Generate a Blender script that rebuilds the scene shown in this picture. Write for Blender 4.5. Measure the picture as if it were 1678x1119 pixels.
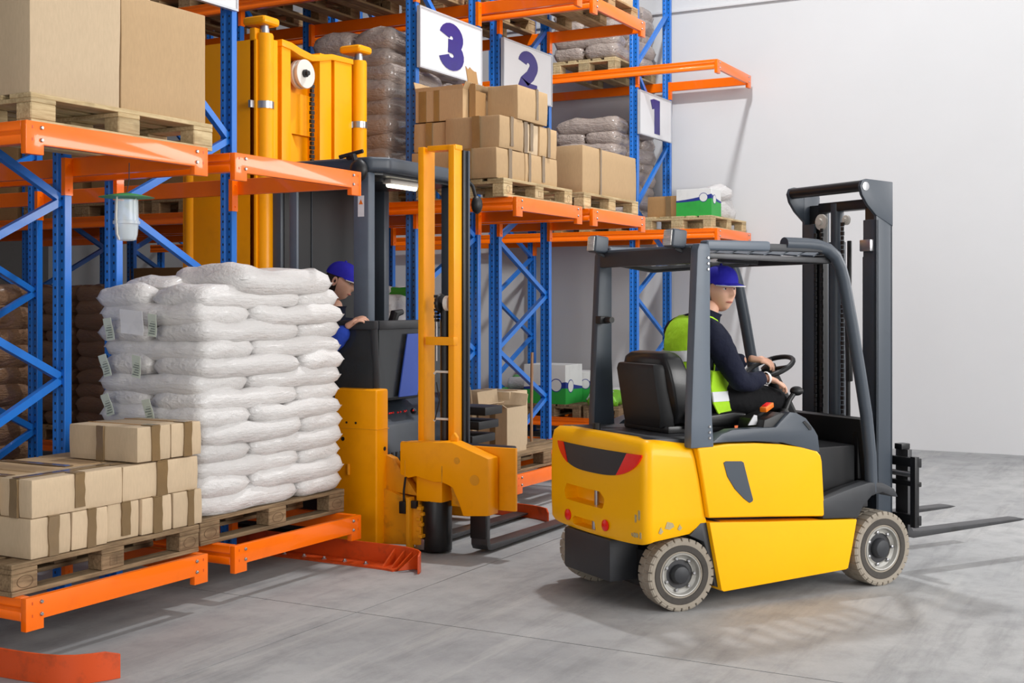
import bpy, bmesh, math, random
from mathutils import Vector, Matrix, noise
for o in list(bpy.data.objects): bpy.data.objects.remove(o)
SC = bpy.context.scene; COL = SC.collection
R = math.radians

# ---------------------------------------------------------------- camera, world, lights, exposure
cam = bpy.data.cameras.new('camera'); cam.sensor_width = 36; cam.lens = 2050/1678*36
cam.shift_y = -(559.5-497)/1678; cam.clip_start = .05; cam.clip_end = 200
camo = bpy.data.objects.new('camera', cam); COL.objects.link(camo)
camo.location = (0, 0, 1.62); camo.rotation_euler = (R(90), 0, R(28.75-90)); SC.camera = camo

w = bpy.data.worlds.new('world'); SC.world = w; w.use_nodes = True
w.node_tree.nodes['Background'].inputs[0].default_value = (.92, .96, 1, 1)
w.node_tree.nodes['Background'].inputs[1].default_value = .55

def area(name, loc, target, sx, sy, power, col=(1,1,1)):
    l = bpy.data.lights.new(name, 'AREA'); l.shape = 'RECTANGLE'; l.size = sx; l.size_y = sy
    l.energy = power; l.color = col
    o = bpy.data.objects.new(name, l); COL.objects.link(o); o.location = loc
    o.rotation_euler = (Vector(target)-Vector(loc)).to_track_quat('-Z', 'Y').to_euler(); return o
# the open loading door behind the camera's right shoulder, and two high-bay lamps over the aisles
area('loading_door_daylight', (4.5, -8.8, 4.2), (8.5, 4.5, 1.2), 8, 5, 1280, (1, .985, .965))
area('side_window', (14.22, -5.7, 4.2), (0, -5.7, 4.2), 4.8, 3.2, 600, (1, .97, .95))
area('skylight', (9.1, 3.6, 8.4), (11.5, 4.2, 2), .35, .35, 430, (.98, .99, 1))
area('high_bay_lamp', (11.0, -2.5, 8.4), (12.5, 0, 0), 2.5, 1.2, 90, (.98, .99, 1))

area('left_fill_light', (-3.85, 2.2, 1.9), (6, 3.6, 1.3), 5, 2.8, 120, (1, .98, .95))  # unseen fill light added to brighten the left-facing sides, no real window
SC.cycles.caustics_reflective = False; area('left_fill_light', (-3.85, 2.2, 1.9), (6, 3.6, 1.3), 5, 2.8, 120, (1, .98, .95))  # the added left fill light placed a second time
SC.cycles.caustics_refractive = False
vs = SC.view_settings; vs.view_transform = 'Standard'; vs.look = 'None'; vs.gamma = 1; vs.use_curve_mapping = False
vs.exposure = -.1

# ---------------------------------------------------------------- materials
def lin(c): return tuple((x/255/12.92 if x/255 <= .04045 else ((x/255+.055)/1.055)**2.4) for x in c)+(1,)
class NT:
    def __init__(s, name):
        s.m = bpy.data.materials.new(name); s.m.use_nodes = True; s.t = s.m.node_tree
        s.b = s.t.nodes['Principled BSDF']
    def n(s, typ, **kw):
        nd = s.t.nodes.new(typ)
        for k, v in kw.items():
            if k.startswith('i_'): nd.inputs[k[2:].replace('_', ' ')].default_value = v
            else: setattr(nd, k, v)
        return nd
    def l(s, a, b): s.t.links.new(a, b)
    def obj(s, scale=(1,1,1)):
        tc = s.n('ShaderNodeTexCoord'); mp = s.n('ShaderNodeMapping'); mp.inputs['Scale'].default_value = scale
        s.l(tc.outputs['Object'], mp.inputs['Vector']); return mp.outputs['Vector']
    def noise(s, vec, scale, detail=4, rough=.55):
        nd = s.n('ShaderNodeTexNoise'); nd.inputs['Scale'].default_value = scale
        nd.inputs['Detail'].default_value = detail; nd.inputs['Roughness'].default_value = rough
        s.l(vec, nd.inputs['Vector']); return nd.outputs['Fac']
    def ramp(s, fac, a, b, pa=.3, pb=.7):
        r = s.n('ShaderNodeValToRGB'); r.color_ramp.elements[0].color = a; r.color_ramp.elements[1].color = b
        r.color_ramp.elements[0].position = pa; r.color_ramp.elements[1].position = pb
        s.l(fac, r.inputs['Fac']); return r.outputs['Color']
    def mix(s, fac, a, b, blend='MIX'):
        m = s.n('ShaderNodeMix', data_type='RGBA', blend_type=blend)
        for sock, v in ((m.inputs['Factor'], fac), (m.inputs['A'], a), (m.inputs['B'], b)):
            if hasattr(v, 'links'): s.l(v, sock)
            else: sock.default_value = v
        return m.outputs['Result']
    def math(s, op, a, b=0.0, c=0.0):
        m = s.n('ShaderNodeMath', operation=op)
        for i, v in enumerate((a, b, c)):
            if hasattr(v, 'links'): s.l(v, m.inputs[i])
            else: m.inputs[i].default_value = v
        return m.outputs[0]
    def bump(s, fac, strength=.3, dist=.01):
        b = s.n('ShaderNodeBump'); b.inputs['Strength'].default_value = strength; b.inputs['Distance'].default_value = dist
        s.l(fac, b.inputs['Height']); s.l(b.outputs['Normal'], s.b.inputs['Normal'])
    def base(s, v):
        if hasattr(v, 'links'): s.l(v, s.b.inputs['Base Color'])
        else: s.b.inputs['Base Color'].default_value = v
    def set(s, rough=.5, metal=0, coat=0, coatr=.1, spec=.5):
        i = s.b.inputs; i['Roughness'].default_value = rough; i['Metallic'].default_value = metal
        i['Coat Weight'].default_value = coat; i['Coat Roughness'].default_value = coatr; i['Specular IOR Level'].default_value = spec
        return s
M = {}
def paint(name, c, rough=.35, metal=0, coat=0, dirt=None, amt=.35, scale=6, bump=0, spec=.5):
    t = NT(name); t.set(rough, metal, coat, .07, spec); v = t.obj()
    n1 = t.noise(v, scale, 6, .65)
    d = dirt or tuple(x*.72 for x in c)
    t.base(t.mix(t.math('MULTIPLY', t.ramp(n1, (0,0,0,1), (1,1,1,1), .52, .8), amt), lin(c), lin(d)))
    if bump: t.bump(t.noise(v, 220, 2), bump, .002)
    M[name] = t.m; return t.m
paint('orange', (252, 112, 0), .34, dirt=(214, 84, 4), amt=.25, coat=.5, spec=.3)
paint('rail_orange', (205, 74, 18), .42, dirt=(110, 48, 24), amt=.8, scale=9)
paint('blue', (30, 114, 206), .32, dirt=(18, 70, 150), amt=.3, coat=.2)
paint('truck_yellow', (252, 164, 0), .36, dirt=(206, 122, 0), amt=.3, scale=5, coat=.06, spec=.25)
paint('lift_yellow', (255, 184, 0), .36, dirt=(240, 166, 0), amt=.2, scale=3, coat=.1, spec=.22)
paint('worn_yellow', (226, 150, 8), .5, dirt=(92, 70, 34), amt=.75, scale=7)
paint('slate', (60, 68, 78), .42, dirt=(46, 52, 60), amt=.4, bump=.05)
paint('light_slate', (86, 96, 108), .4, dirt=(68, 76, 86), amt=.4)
paint('dark_grey', (44, 46, 50), .5, dirt=(30, 31, 34), amt=.5)
paint('black_paint', (20, 20, 22), .36, dirt=(34, 32, 30), amt=.4)
paint('black_plastic', (17, 17, 19), .48, bump=.1)
paint('black_vinyl', (14, 14, 16), .36, bump=.12, coat=.1)
paint('fork_steel', (74, 74, 76), .42, .6, dirt=(44, 40, 36), amt=.7)
paint('steel', (176, 176, 178), .3, .9, amt=.2)
paint('cream_plastic', (222, 216, 206), .45)
paint('rim_grey', (176, 174, 168), .42, .1, dirt=(120, 112, 100), amt=.6, scale=12)
paint('tyre', (156, 147, 134), .82, dirt=(112, 104, 94), amt=.8, scale=11, spec=.2)
paint('tyre_dark', (78, 74, 70), .85, dirt=(50, 47, 44), amt=.7, scale=12, spec=.2)
paint('red_lens', (236, 16, 10), .3, coat=.2, dirt=(190, 8, 8), amt=.3, scale=60)
paint('amber', (236, 120, 20), .4)
paint('blue_panel', (52, 84, 178), .5)
paint('sign_white', (214, 214, 216), .35, dirt=(206, 206, 209), amt=.3, scale=2)
paint('sign_frame', (196, 198, 202), .35, .3)
paint('sign_ink', (42, 30, 116), .4)
paint('paper', (222, 222, 224), .7)
paint('label', (196, 204, 190), .6)
paint('label_ink', (120, 128, 122), .7)
paint('bag_green', (48, 150, 52), .45, coat=.2)
paint('lime', (120, 186, 40), .42, coat=.2)
paint('carton_white', (214, 214, 212), .6)
paint('print_green', (44, 156, 62), .55)
paint('print_blue', (30, 48, 128), .55)
paint('skin', (226, 176, 150), .5, dirt=(210, 148, 124), amt=.5, scale=18)
paint('hair', (44, 32, 26), .7)
paint('eye_white', (230, 226, 222), .25)
paint('iris', (52, 42, 36), .25)
paint('lip', (180, 108, 96), .45)
paint('scuff', (176, 160, 118), .8, dirt=(120, 112, 100), amt=.8, scale=60)
paint('branding', (92, 70, 48), .9)
paint('stick', (150, 112, 80), .6)
paint('trap_green', (60, 160, 96), .4)
paint('seam_white', (226, 224, 222), .7)
def cloth(name, c, rough=.85, amt=.4, fold=.45, fs=14):
    t = NT(name); t.set(rough, spec=.25); v = t.obj(); n1 = t.noise(v, fs, 3, .5)
    t.base(t.mix(t.math('MULTIPLY', n1, amt), lin(c), lin(tuple(x*.6 for x in c))))
    t.bump(t.math('ADD', t.noise(v, fs, 3, .5), t.math('MULTIPLY', t.noise(v, 500, 1), .06)), fold, .03); M[name] = t.m
cloth('navy', (24, 28, 48)); cloth('black_cloth', (17, 17, 20)); cloth('hi_vis', (178, 232, 44), .7, .2)
cloth('cap_blue', (44, 40, 176), .75, .15, .2); cloth('reflective', (232, 234, 236), .45, .1, .2)
cloth('work_blue', (46, 78, 190), .8, .3)
def wood(name, a, b):
    t = NT(name); t.set(.78, spec=.2); info = t.n('ShaderNodeObjectInfo')
    tc = t.n('ShaderNodeTexCoord'); ad = t.n('ShaderNodeVectorMath', operation='ADD'); t.l(tc.outputs['Object'], ad.inputs[0])
    cb = t.n('ShaderNodeCombineXYZ')
    for i in range(3): t.l(t.math('MULTIPLY', info.outputs['Random'], 37.0+11*i), cb.inputs[i])
    t.l(cb.outputs[0], ad.inputs[1]); mp = t.n('ShaderNodeMapping'); mp.inputs['Scale'].default_value = (2.2, 26, 26)
    t.l(ad.outputs[0], mp.inputs['Vector']); g = t.noise(mp.outputs['Vector'], 2.4, 6, .65)
    big = t.noise(ad.outputs[0], 5, 4, .6)
    c1 = t.ramp(g, lin(b), lin(a), .3, .68)
    c2 = t.mix(t.math('MULTIPLY', t.ramp(big, (0,0,0,1), (1,1,1,1), .5, .8), .6), c1, lin(tuple(x*.6 for x in b)))
    tone = t.math('ADD', t.math('MULTIPLY', info.outputs['Random'], .35), .8)
    hsv = t.n('ShaderNodeHueSaturation'); t.l(tone, hsv.inputs['Value']); t.l(c2, hsv.inputs['Color'])
    t.base(hsv.outputs['Color']); t.bump(g, .35, .004); M[name] = t.m
wood('pallet_wood', (186, 156, 116), (138, 108, 74)); wood('old_wood', (152, 128, 98), (104, 84, 62)); wood('pale_wood', (206, 186, 146), (166, 142, 102))
def board(name, c, amt=.25):
    t = NT(name); t.set(.82, spec=.2); v = t.obj((1, 1, .25)); info = t.n('ShaderNodeObjectInfo')
    f = t.noise(v, 90, 3); big = t.noise(t.obj(), 4, 3)
    a = t.mix(f, lin(c), lin(tuple(x*.9 for x in c))); a = t.mix(t.math('MULTIPLY', big, amt), a, lin(tuple(x*.8 for x in c)))
    hsv = t.n('ShaderNodeHueSaturation'); t.l(t.math('ADD', t.math('MULTIPLY', info.outputs['Random'], .18), .9), hsv.inputs['Value'])
    t.l(a, hsv.inputs['Color']); t.base(hsv.outputs['Color'])
    t.bump(t.math('ADD', t.math('MULTIPLY', f, .2), t.noise(t.obj(), 7, 2)), .15, .006); M[name] = t.m
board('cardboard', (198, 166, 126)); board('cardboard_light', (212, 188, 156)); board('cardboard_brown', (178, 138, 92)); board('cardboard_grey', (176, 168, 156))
t = NT('tape'); t.set(.22, coat=.6, coatr=.1); v = t.obj()
t.base(t.mix(t.noise(v, 9, 3), lin((134, 110, 78)), lin((112, 92, 66)))); t.bump(t.noise(v, 40, 3), .35, .004); M['tape'] = t.m
def sackmat(name, c, coat, bump, wr=9):
    t = NT(name); t.set(.62, coat=coat, coatr=.12, spec=.3); v = t.obj(); info = t.n('ShaderNodeObjectInfo')
    wv = t.n('ShaderNodeTexChecker'); wv.inputs['Scale'].default_value = 230; t.l(v, wv.inputs['Vector'])
    big = t.noise(v, 5, 4)
    a = t.mix(t.math('MULTIPLY', wv.outputs['Fac'], .25), lin(c), lin(tuple(x*.86 for x in c)))
    a = t.mix(t.math('MULTIPLY', big, .35), a, lin(tuple(x*.86 for x in c)))
    hsv = t.n('ShaderNodeHueSaturation'); t.l(t.math('ADD', t.math('MULTIPLY', info.outputs['Random'], .12), .94), hsv.inputs['Value'])
    t.l(a, hsv.inputs['Color']); t.base(hsv.outputs['Color'])
    wr_ = t.math('ADD', t.noise(t.obj((1, 1, 2.2)), wr, 5, .62), t.math('MULTIPLY', t.noise(t.obj((.25, 1.6, 2.4)), 26, 4, .6), .45))
    t.bump(t.math('ADD', wr_, t.math('MULTIPLY', wv.outputs['Fac'], .015)), bump, .03)
    M[name] = t.m
sackmat('white_sack', (222, 219, 217), .3, .6, 9); sackmat('grey_sack', (182, 166, 156), 1.0, 1.0, 13); sackmat('tan_sack', (150, 114, 84), 1.0, 1.0, 12)
sackmat('pale_sack', (206, 203, 202), .35, .6, 10)
# perforated upright: slots down the face that looks across the aisle
t = NT('perforated_blue'); t.set(.32, coat=.2); tc = t.n('ShaderNodeTexCoord'); sp = t.n('ShaderNodeSeparateXYZ'); t.l(tc.outputs['Object'], sp.inputs[0])
gm = t.n('ShaderNodeNewGeometry'); gs = t.n('ShaderNodeSeparateXYZ'); t.l(gm.outputs['Normal'], gs.inputs[0])
side = t.math('GREATER_THAN', t.math('ABSOLUTE', gs.outputs['X']), .8)
col_ = t.math('LESS_THAN', t.math('ABSOLUTE', t.math('SUBTRACT', t.math('ABSOLUTE', t.math('SUBTRACT', sp.outputs['Y'], .05)), .027)), .0055)
row_ = t.math('LESS_THAN', t.math('FRACT', t.math('DIVIDE', sp.outputs['Z'], .05)), .3)
hole = t.math('MULTIPLY', side, t.math('MULTIPLY', col_, row_))
t.base(t.mix(hole, t.mix(t.math('MULTIPLY', t.noise(t.obj(), 5, 4), .3), lin((30, 114, 206)), lin((22, 88, 170))), lin((6, 14, 30))))
t.bump(t.math('SUBTRACT', 1.0, hole), .6, .004); M['perforated_blue'] = t.m
# concrete and plaster
t = NT('concrete'); t.set(.5, spec=.4); v = t.obj()
n1 = t.noise(v, .55, 8, .62); n2 = t.noise(v, 4.5, 8, .7); n3 = t.noise(v, 90, 3)
mp = t.obj((.35, 2.4, 1)); n4 = t.noise(mp, 1.6, 7, .7); mp2 = t.n('ShaderNodeMapping'); mp2.inputs['Rotation'].default_value = (0, 0, R(33)); mp2.inputs['Scale'].default_value = (.3, 3.2, 1)
tcx = t.n('ShaderNodeTexCoord'); t.l(tcx.outputs['Object'], mp2.inputs['Vector']); n5 = t.noise(mp2.outputs['Vector'], 1.5, 8, .72)
a = t.ramp(n1, lin((140, 141, 143)), lin((182, 182, 181)), .3, .7)
a = t.mix(t.math('MULTIPLY', t.ramp(n2, (0,0,0,1), (1,1,1,1), .45, .75), .5), a, lin((116, 116, 117)))
a = t.mix(t.math('MULTIPLY', t.ramp(n4, (0,0,0,1), (1,1,1,1), .52, .74), .55), a, lin((96, 97, 99)))
a = t.mix(t.math('MULTIPLY', t.ramp(n5, (0,0,0,1), (1,1,1,1), .55, .72), .55), a, lin((190, 188, 184)))
a = t.mix(t.math('MULTIPLY', n3, .25), a, lin((110, 110, 110)))
t.base(a); rr = t.n('ShaderNodeMapRange'); rr.inputs['To Min'].default_value = .5; rr.inputs['To Max'].default_value = .75; t.l(n2, rr.inputs['Value']); t.l(rr.outputs[0], t.b.inputs['Roughness'])
t.bump(t.math('ADD', n2, t.math('MULTIPLY', n3, .3)), .12, .006); M['concrete'] = t.m
paint('joint_fill', (64, 64, 66), .9)
t = NT('plaster'); t.set(.85, spec=.2); v = t.obj(); a = t.mix(t.noise(v, .8, 5), lin((210, 210, 211)), lin((202, 202, 203)))
t.base(a); t.bump(t.noise(v, 60, 4), .08, .004); M['plaster'] = t.m
paint('shaded_plaster', (92, 88, 86), .9)  # plaster darkened in its colour, standing in for shade on the back wall
t = NT('clear_plastic'); t.set(.18); t.base((.72, .78, .82, 1)); t.b.inputs['Alpha'].default_value = .4; M['clear_plastic'] = t.m
t = NT('smoked_plastic'); t.set(.2); t.base((.04, .045, .05, 1)); t.b.inputs['Alpha'].default_value = .86; M['smoked_plastic'] = t.m
t = NT('lens'); t.set(.15, coat=.6); t.base(t.ramp(t.noise(t.obj((60, 3, 60)), 3, 2), lin((150, 148, 142)), lin((222, 220, 214)))); M['lens'] = t.m
t = NT('lamp_glow'); t.base((1, .95, .8, 1)); t.b.inputs['Emission Color'].default_value = (1, .93, .72, 1); t.b.inputs['Emission Strength'].default_value = 4; M['lamp_glow'] = t.m
# ---------------------------------------------------------------- helpers
class MB:
    def __init__(s): s.bm = bmesh.new()
    def box(s, x0, x1, y0, y1, z0, z1):
        vs_ = [s.bm.verts.new(p) for p in ((x0,y0,z0),(x1,y0,z0),(x1,y1,z0),(x0,y1,z0),(x0,y0,z1),(x1,y0,z1),(x1,y1,z1),(x0,y1,z1))]
        for f in ((3,2,1,0),(4,5,6,7),(0,1,5,4),(1,2,6,5),(2,3,7,6),(3,0,4,7)): s.bm.faces.new([vs_[i] for i in f])
        return s
    def cbox(s, c, d, rot=None):
        c = Vector(c); m = rot if rot is not None else Matrix.Identity(3)
        vs_ = [s.bm.verts.new(c+m@Vector((a*d[0]/2, b*d[1]/2, e*d[2]/2))) for a, b, e in ((-1,-1,-1),(1,-1,-1),(1,1,-1),(-1,1,-1),(-1,-1,1),(1,-1,1),(1,1,1),(-1,1,1))]
        for f in ((3,2,1,0),(4,5,6,7),(0,1,5,4),(1,2,6,5),(2,3,7,6),(3,0,4,7)): s.bm.faces.new([vs_[i] for i in f])
        return s
    def bar(s, p, q, wa, wb, up=(0,0,1)):
        p, q = Vector(p), Vector(q); d = (q-p); L = d.length; d.normalize(); a = Vector(up).cross(d)
        if a.length < 1e-4: a = Vector((1,0,0)).cross(d)
        a.normalize(); b = d.cross(a); m = Matrix((d, a, b)).transposed()
        return s.cbox((p+q)/2, (L, wa, wb), m)
    def prism(s, pts, axis, a0, a1):
        """closed outline extruded along an axis: pts are the two other coordinates in xyz order"""
        def P(p, a): return {'x': (a, p[0], p[1]), 'y': (p[0], a, p[1]), 'z': (p[0], p[1], a)}[axis]
        A = [s.bm.verts.new(P(p, a0)) for p in pts]; B = [s.bm.verts.new(P(p, a1)) for p in pts]; n = len(pts)
        s.bm.faces.new(A); s.bm.faces.new(list(reversed(B)))
        for i in range(n): s.bm.faces.new((A[i], B[i], B[(i+1) % n], A[(i+1) % n]))
        return s
    def ring_loft(s, rings, cap=True, closed=True):
        V = [[s.bm.verts.new(p) for p in r] for r in rings]; n = len(rings[0])
        for a, b in zip(V, V[1:]):
            for i in range(n if closed else n-1): s.bm.faces.new((a[i], a[(i+1) % n], b[(i+1) % n], b[i]))
        if cap: s.bm.faces.new(list(reversed(V[0]))); s.bm.faces.new(V[-1])
        return s
    def tube(s, pts, r, seg=12, cap=True, flat=None):
        pts = [Vector(p) for p in pts]; rings = []; n = len(pts); prev = None
        for i, p in enumerate(pts):
            d = (pts[min(i+1, n-1)]-pts[max(i-1, 0)]).normalized()
            if prev is None:
                u = Vector((0,0,1)).cross(d)
                if u.length < .05: u = Vector((0,1,0)).cross(d)
                if u.length < .05: u = Vector((1,0,0)).cross(d)
            else: u = prev-d*prev.dot(d)
            u.normalize(); prev = u; v = d.cross(u); rr = r[i] if isinstance(r, (list, tuple)) else r
            fb = flat or 1
            rings.append([p+u*math.cos(2*math.pi*k/seg)*rr+v*math.sin(2*math.pi*k/seg)*rr*fb for k in range(seg)])
        return s.ring_loft(rings, cap)
    def cyl(s, p, q, r, seg=20): return s.tube([p, q], r, seg)
    def lathe(s, prof, c, axis=(0,0,1), seg=32, cap=True):
        ax = Vector(axis).normalized(); u = ax.orthogonal().normalized(); v = ax.cross(u); c = Vector(c)
        return s.ring_loft([[c+ax*h+(u*math.cos(2*math.pi*k/seg)+v*math.sin(2*math.pi*k/seg))*r for k in range(seg)] for r, h in prof], cap)
    def ball(s, c, r, seg=16, rings=10, sc=(1,1,1)):
        m = Matrix.Translation(c) @ Matrix.Diagonal((r*sc[0], r*sc[1], r*sc[2], 1))
        bmesh.ops.create_uvsphere(s.bm, u_segments=seg, v_segments=rings, radius=1, matrix=m); return s
    def mesh(s, name, bev=0, seg=2, smooth=35):
        bmesh.ops.recalc_face_normals(s.bm, faces=s.bm.faces)
        if bev:
            es = [e for e in s.bm.edges if len(e.link_faces) == 2 and e.calc_face_angle(0) > R(28)]
            bmesh.ops.bevel(s.bm, geom=es, offset=bev, segments=seg, profile=.6, affect='EDGES', clamp_overlap=True)
        me = bpy.data.meshes.new(name); s.bm.to_mesh(me); s.bm.free()
        if smooth:
            for p in me.polygons: p.use_smooth = True
            me.set_sharp_from_angle(angle=R(smooth))
        return me
    def build(s, name, mat, parent=None, bev=0, seg=2, smooth=35, label=None, loc=None, rot=None):
        return link(name, s.mesh(name, bev, seg, smooth), mat, parent, label, loc, rot)
def link(name, me, mat, parent=None, label=None, loc=None, rot=None):
    if mat and not me.materials: me.materials.append(M[mat] if isinstance(mat, str) else mat)
    o = bpy.data.objects.new(name, me); COL.objects.link(o)
    if parent: o.parent = parent
    if label: o['label'] = label
    if loc is not None: o.location = loc
    if rot is not None: o.rotation_euler = rot
    return o
def tag(o, label, cat, group=None):
    o['label'] = label; o['category'] = cat
    if group: o['group'] = group
    return o
def thing(name, label, cat, loc=(0,0,0), rz=0, group=None):
    o = bpy.data.objects.new(name, None); o.empty_display_size = .1; COL.objects.link(o)
    o.location = loc; o.rotation_euler = (0, 0, rz); return tag(o, label, cat, group)
KIDS = {}
def kids(o):
    return [c for c in bpy.data.objects if c.parent == o]
def dup(root, label, loc, rz=0, scale=None, tree=None):
    r = root.copy(); COL.objects.link(r); r['label'] = label; r.location = loc; r.rotation_euler = (0, 0, rz)
    if scale: r.scale = scale
    for ch, sub in tree:
        c = ch.copy(); COL.objects.link(c); c.parent = r
        for g in sub:
            d = g.copy(); COL.objects.link(d); d.parent = c
    return r
def tree_of(o): return [(c, kids(c)) for c in kids(o)]
def struct(o): o['kind'] = 'structure'; return o
ORD = ['bottom', 'second', 'third', 'fourth', 'fifth', 'sixth', 'seventh', 'eighth', 'ninth', 'tenth', 'eleventh', 'twelfth', 'thirteenth', 'fourteenth']

# ---------------------------------------------------------------- the setting
fl = struct(MB().box(-4, 14.3, -9, 16.5, -.08, -.012).build('floor', 'joint_fill'))
ys = [-9, -1.2, 3.87, 9.1, 16.5]; xs = [-4, -.6, 5.36, 14.3]
for i in range(3):
    for j in range(4):
        MB().box(xs[i]+.004, xs[i+1]-.004, ys[j]+.004, ys[j+1]-.004, -.012, 0).build('floor_slab', 'concrete', fl)
struct(MB().box(14.3, 14.5, -9, 16.5, 0, 8.6).build('wall_right', 'plaster'))
struct(MB().box(-4, 14.3, 16.5, 16.7, 0, 8.6).build('wall_back', 'shaded_plaster'))
struct(MB().box(-4.2, 14.5, -9, 16.7, 8.6, 8.7).build('ceiling', 'plaster'))
struct(MB().box(-4.2, -4, -9, 16.5, 0, 8.6).build('wall_left', 'plaster'))
struct(MB().box(14.26, 14.3, 3.4, 16.4, 5.15, 5.19).build('trim_1', 'plaster', bev=.01))
# ---------------------------------------------------------------- pallet racks
FRAMES = (5.56, 7.40, 10.1, 12.8)
YE = 4.62
HB = .105
up_me = None
def upright(parent, x, y):
    global up_me
    if up_me is None:
        b = MB(); prof = [(0,0),(.05,0),(.05,.1),(0,.1),(0,.064),(.004,.06),(.004,.04),(0,.036)]
        b.prism(prof, 'z', .012, 5.9); up_me = b.mesh('upright', .0025, 1)
    o = link('upright', up_me, 'perforated_blue', parent, loc=(x, y, 0))
    foot = FEET.get('m')
    if foot is None: FEET['m'] = MB().box(-.02, .09, -.02, .12, 0, .012).mesh('foot_plate')
    link('foot_plate', FEET['m'], 'blue', o); return o
FEET = {}
BR = {}
def brace(parent, x0, x1, y, z0, z1):
    k = (round(x1-x0, 3), round(z1-z0, 3))
    if k not in BR:
        b = MB(); d = Vector((x1-x0, 0, z1-z0)); L = d.length; a = math.atan2(d.z, d.x)
        rot = Matrix.Rotation(-a, 3, 'Y')
        for c, s in (((0, 0, 0), (L, .006, .042)), ((0, .018, .019), (L, .036, .005)), ((0, .018, -.019), (L, .036, .005))):
            b.cbox(rot@Vector(c), s, rot)
        BR[k] = b.mesh('brace')
    return link('brace', BR[k], 'blue', parent, loc=((x0+x1)/2, y+.03, (z0+z1)/2))
BM = {}
def beam(parent, x, z, y0, y1, right):
    k = (round(y1-y0, 3), right)
    if k not in BM:
        w_ = .035 if right else .05
        pr = [(0,0),(w_,0),(w_,HB),(.012,HB),(.012,HB*.72),(0,HB*.66)] if not right else [(0,0),(w_,0),(w_,HB),(0,HB)]
        pr = [(0, 0), (w_, 0), (w_, HB), (0, HB)] if right else [(0,0),(w_,0),(w_,HB),(0,HB),(0,HB*.62),(.006,HB*.58),(.006,HB*.42),(0,HB*.38)]
        BM[k] = MB().prism(pr, 'y', 0, y1-y0).mesh('beam', .003, 1)
    return link('beam', BM[k], 'orange', parent, loc=(x, y0, z-HB))
EB = {}
def end_bar(parent, x0, x1, z):
    if 'bar' not in EB:
        W_ = x1-x0; b = MB()
        b.prism([(0,-.045),(.1,-.045),(.1,0),(W_-.1,0),(W_-.1,-.045),(W_,-.045),(W_,HB),(0,HB)], 'y', 0, .035)
        EB['bar'] = b.mesh('end_bar', .004, 2)
        c = MB(); d = MB()
        for sx in (.085, W_-.085):
            for zz in (.022, .078):
                c.lathe([(.0095, 0), (.0095, .004), (.006, .009)], (sx, -.0005, zz), (0,-1,0), 10)
        for sx in (.035, W_-.035):
            for zz in (.022, .078): d.box(sx-.003, sx+.003, -.001, .002, zz-.007, zz+.007)
        EB['bolts'] = c.mesh('bolts'); EB['slots'] = d.mesh('slots', smooth=0)
    o = link('end_bar', EB['bar'], 'orange', parent, loc=(x0, YE-.035, z-HB))
    link('bolts', EB['bolts'], 'steel', o, 'shiny bolt heads'); link('slots', EB['slots'], 'rail_orange', o)
    return o
CN = {}
def connector(parent, x, y, z, right):
    if right not in CN:
        b = MB(); b.box(.0, .052, 0, .005, 0, .21); b.box(-.004, 0, 0, .03, 0, .21)
        for zz in (.03, .17): b.lathe([(.007, 0), (.005, .006)], (.026, 0, zz), (0,-1,0), 8)
        CN[right] = b.mesh('connector', smooth=30)
    return link('connector', CN[right], 'orange', parent, loc=(x, y, z-.215))
def rack(label, x0, levels, mirror, W_=1.17):
    x1 = x0+W_
    t = thing('pallet_rack', label, 'storage rack', (0, 0, 0), group='orange and blue pallet racks')
    la, ra = x0+.085, x1-.087
    for y in FRAMES:
        upright(t, la, y); upright(t, ra, y)
        allz = [(z, (k+(1 if mirror else 0)) % 2) for k, z in enumerate((.2, .7, 1.2, 1.7, 2.2, 2.7, 3.5, 4.3, 5.1))]
        for (za, sa), (zb, sb) in zip(allz, allz[1:]):
            if zb > 5.5: continue
            xa, xb = la+.03, ra+.02
            if sa == 0: brace(t, xa, xb, y, za, zb)
            else: brace(t, xa, xb, y, zb, za)
    for z in levels:
        beam(t, x0, z, YE, 12.95, False); beam(t, x1-.035, z, YE, 12.95, True)
        end_bar(t, x0, x1, z)
        for y in FRAMES[:2]:
            connector(t, la, y-.006, z, 0); connector(t, ra, y-.006, z, 0)
    return t
RX = dict(A=3.85, B=5.23, C=8.43, D=9.81, E=13.0)
rack('orange beam pallet rack at the far left, stacked with taped cartons near the floor', RX['A'], (.30, 2.44), True)
rack('orange beam pallet rack whose bottom shelf carries the tall stack of white sacks', RX['B'], (.30, 2.44), False)
rack('orange beam pallet rack carrying the large white board numbered 3', RX['C'], (.30, 2.44, 4.28), True)
rack('orange beam pallet rack carrying the white board numbered 2', RX['D'], (.30, 2.44, 4.28), False)
rack('orange beam pallet rack by the bare wall, carrying the board numbered 1', RX['E'], (.30, 2.44, 4.28), True)

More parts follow.
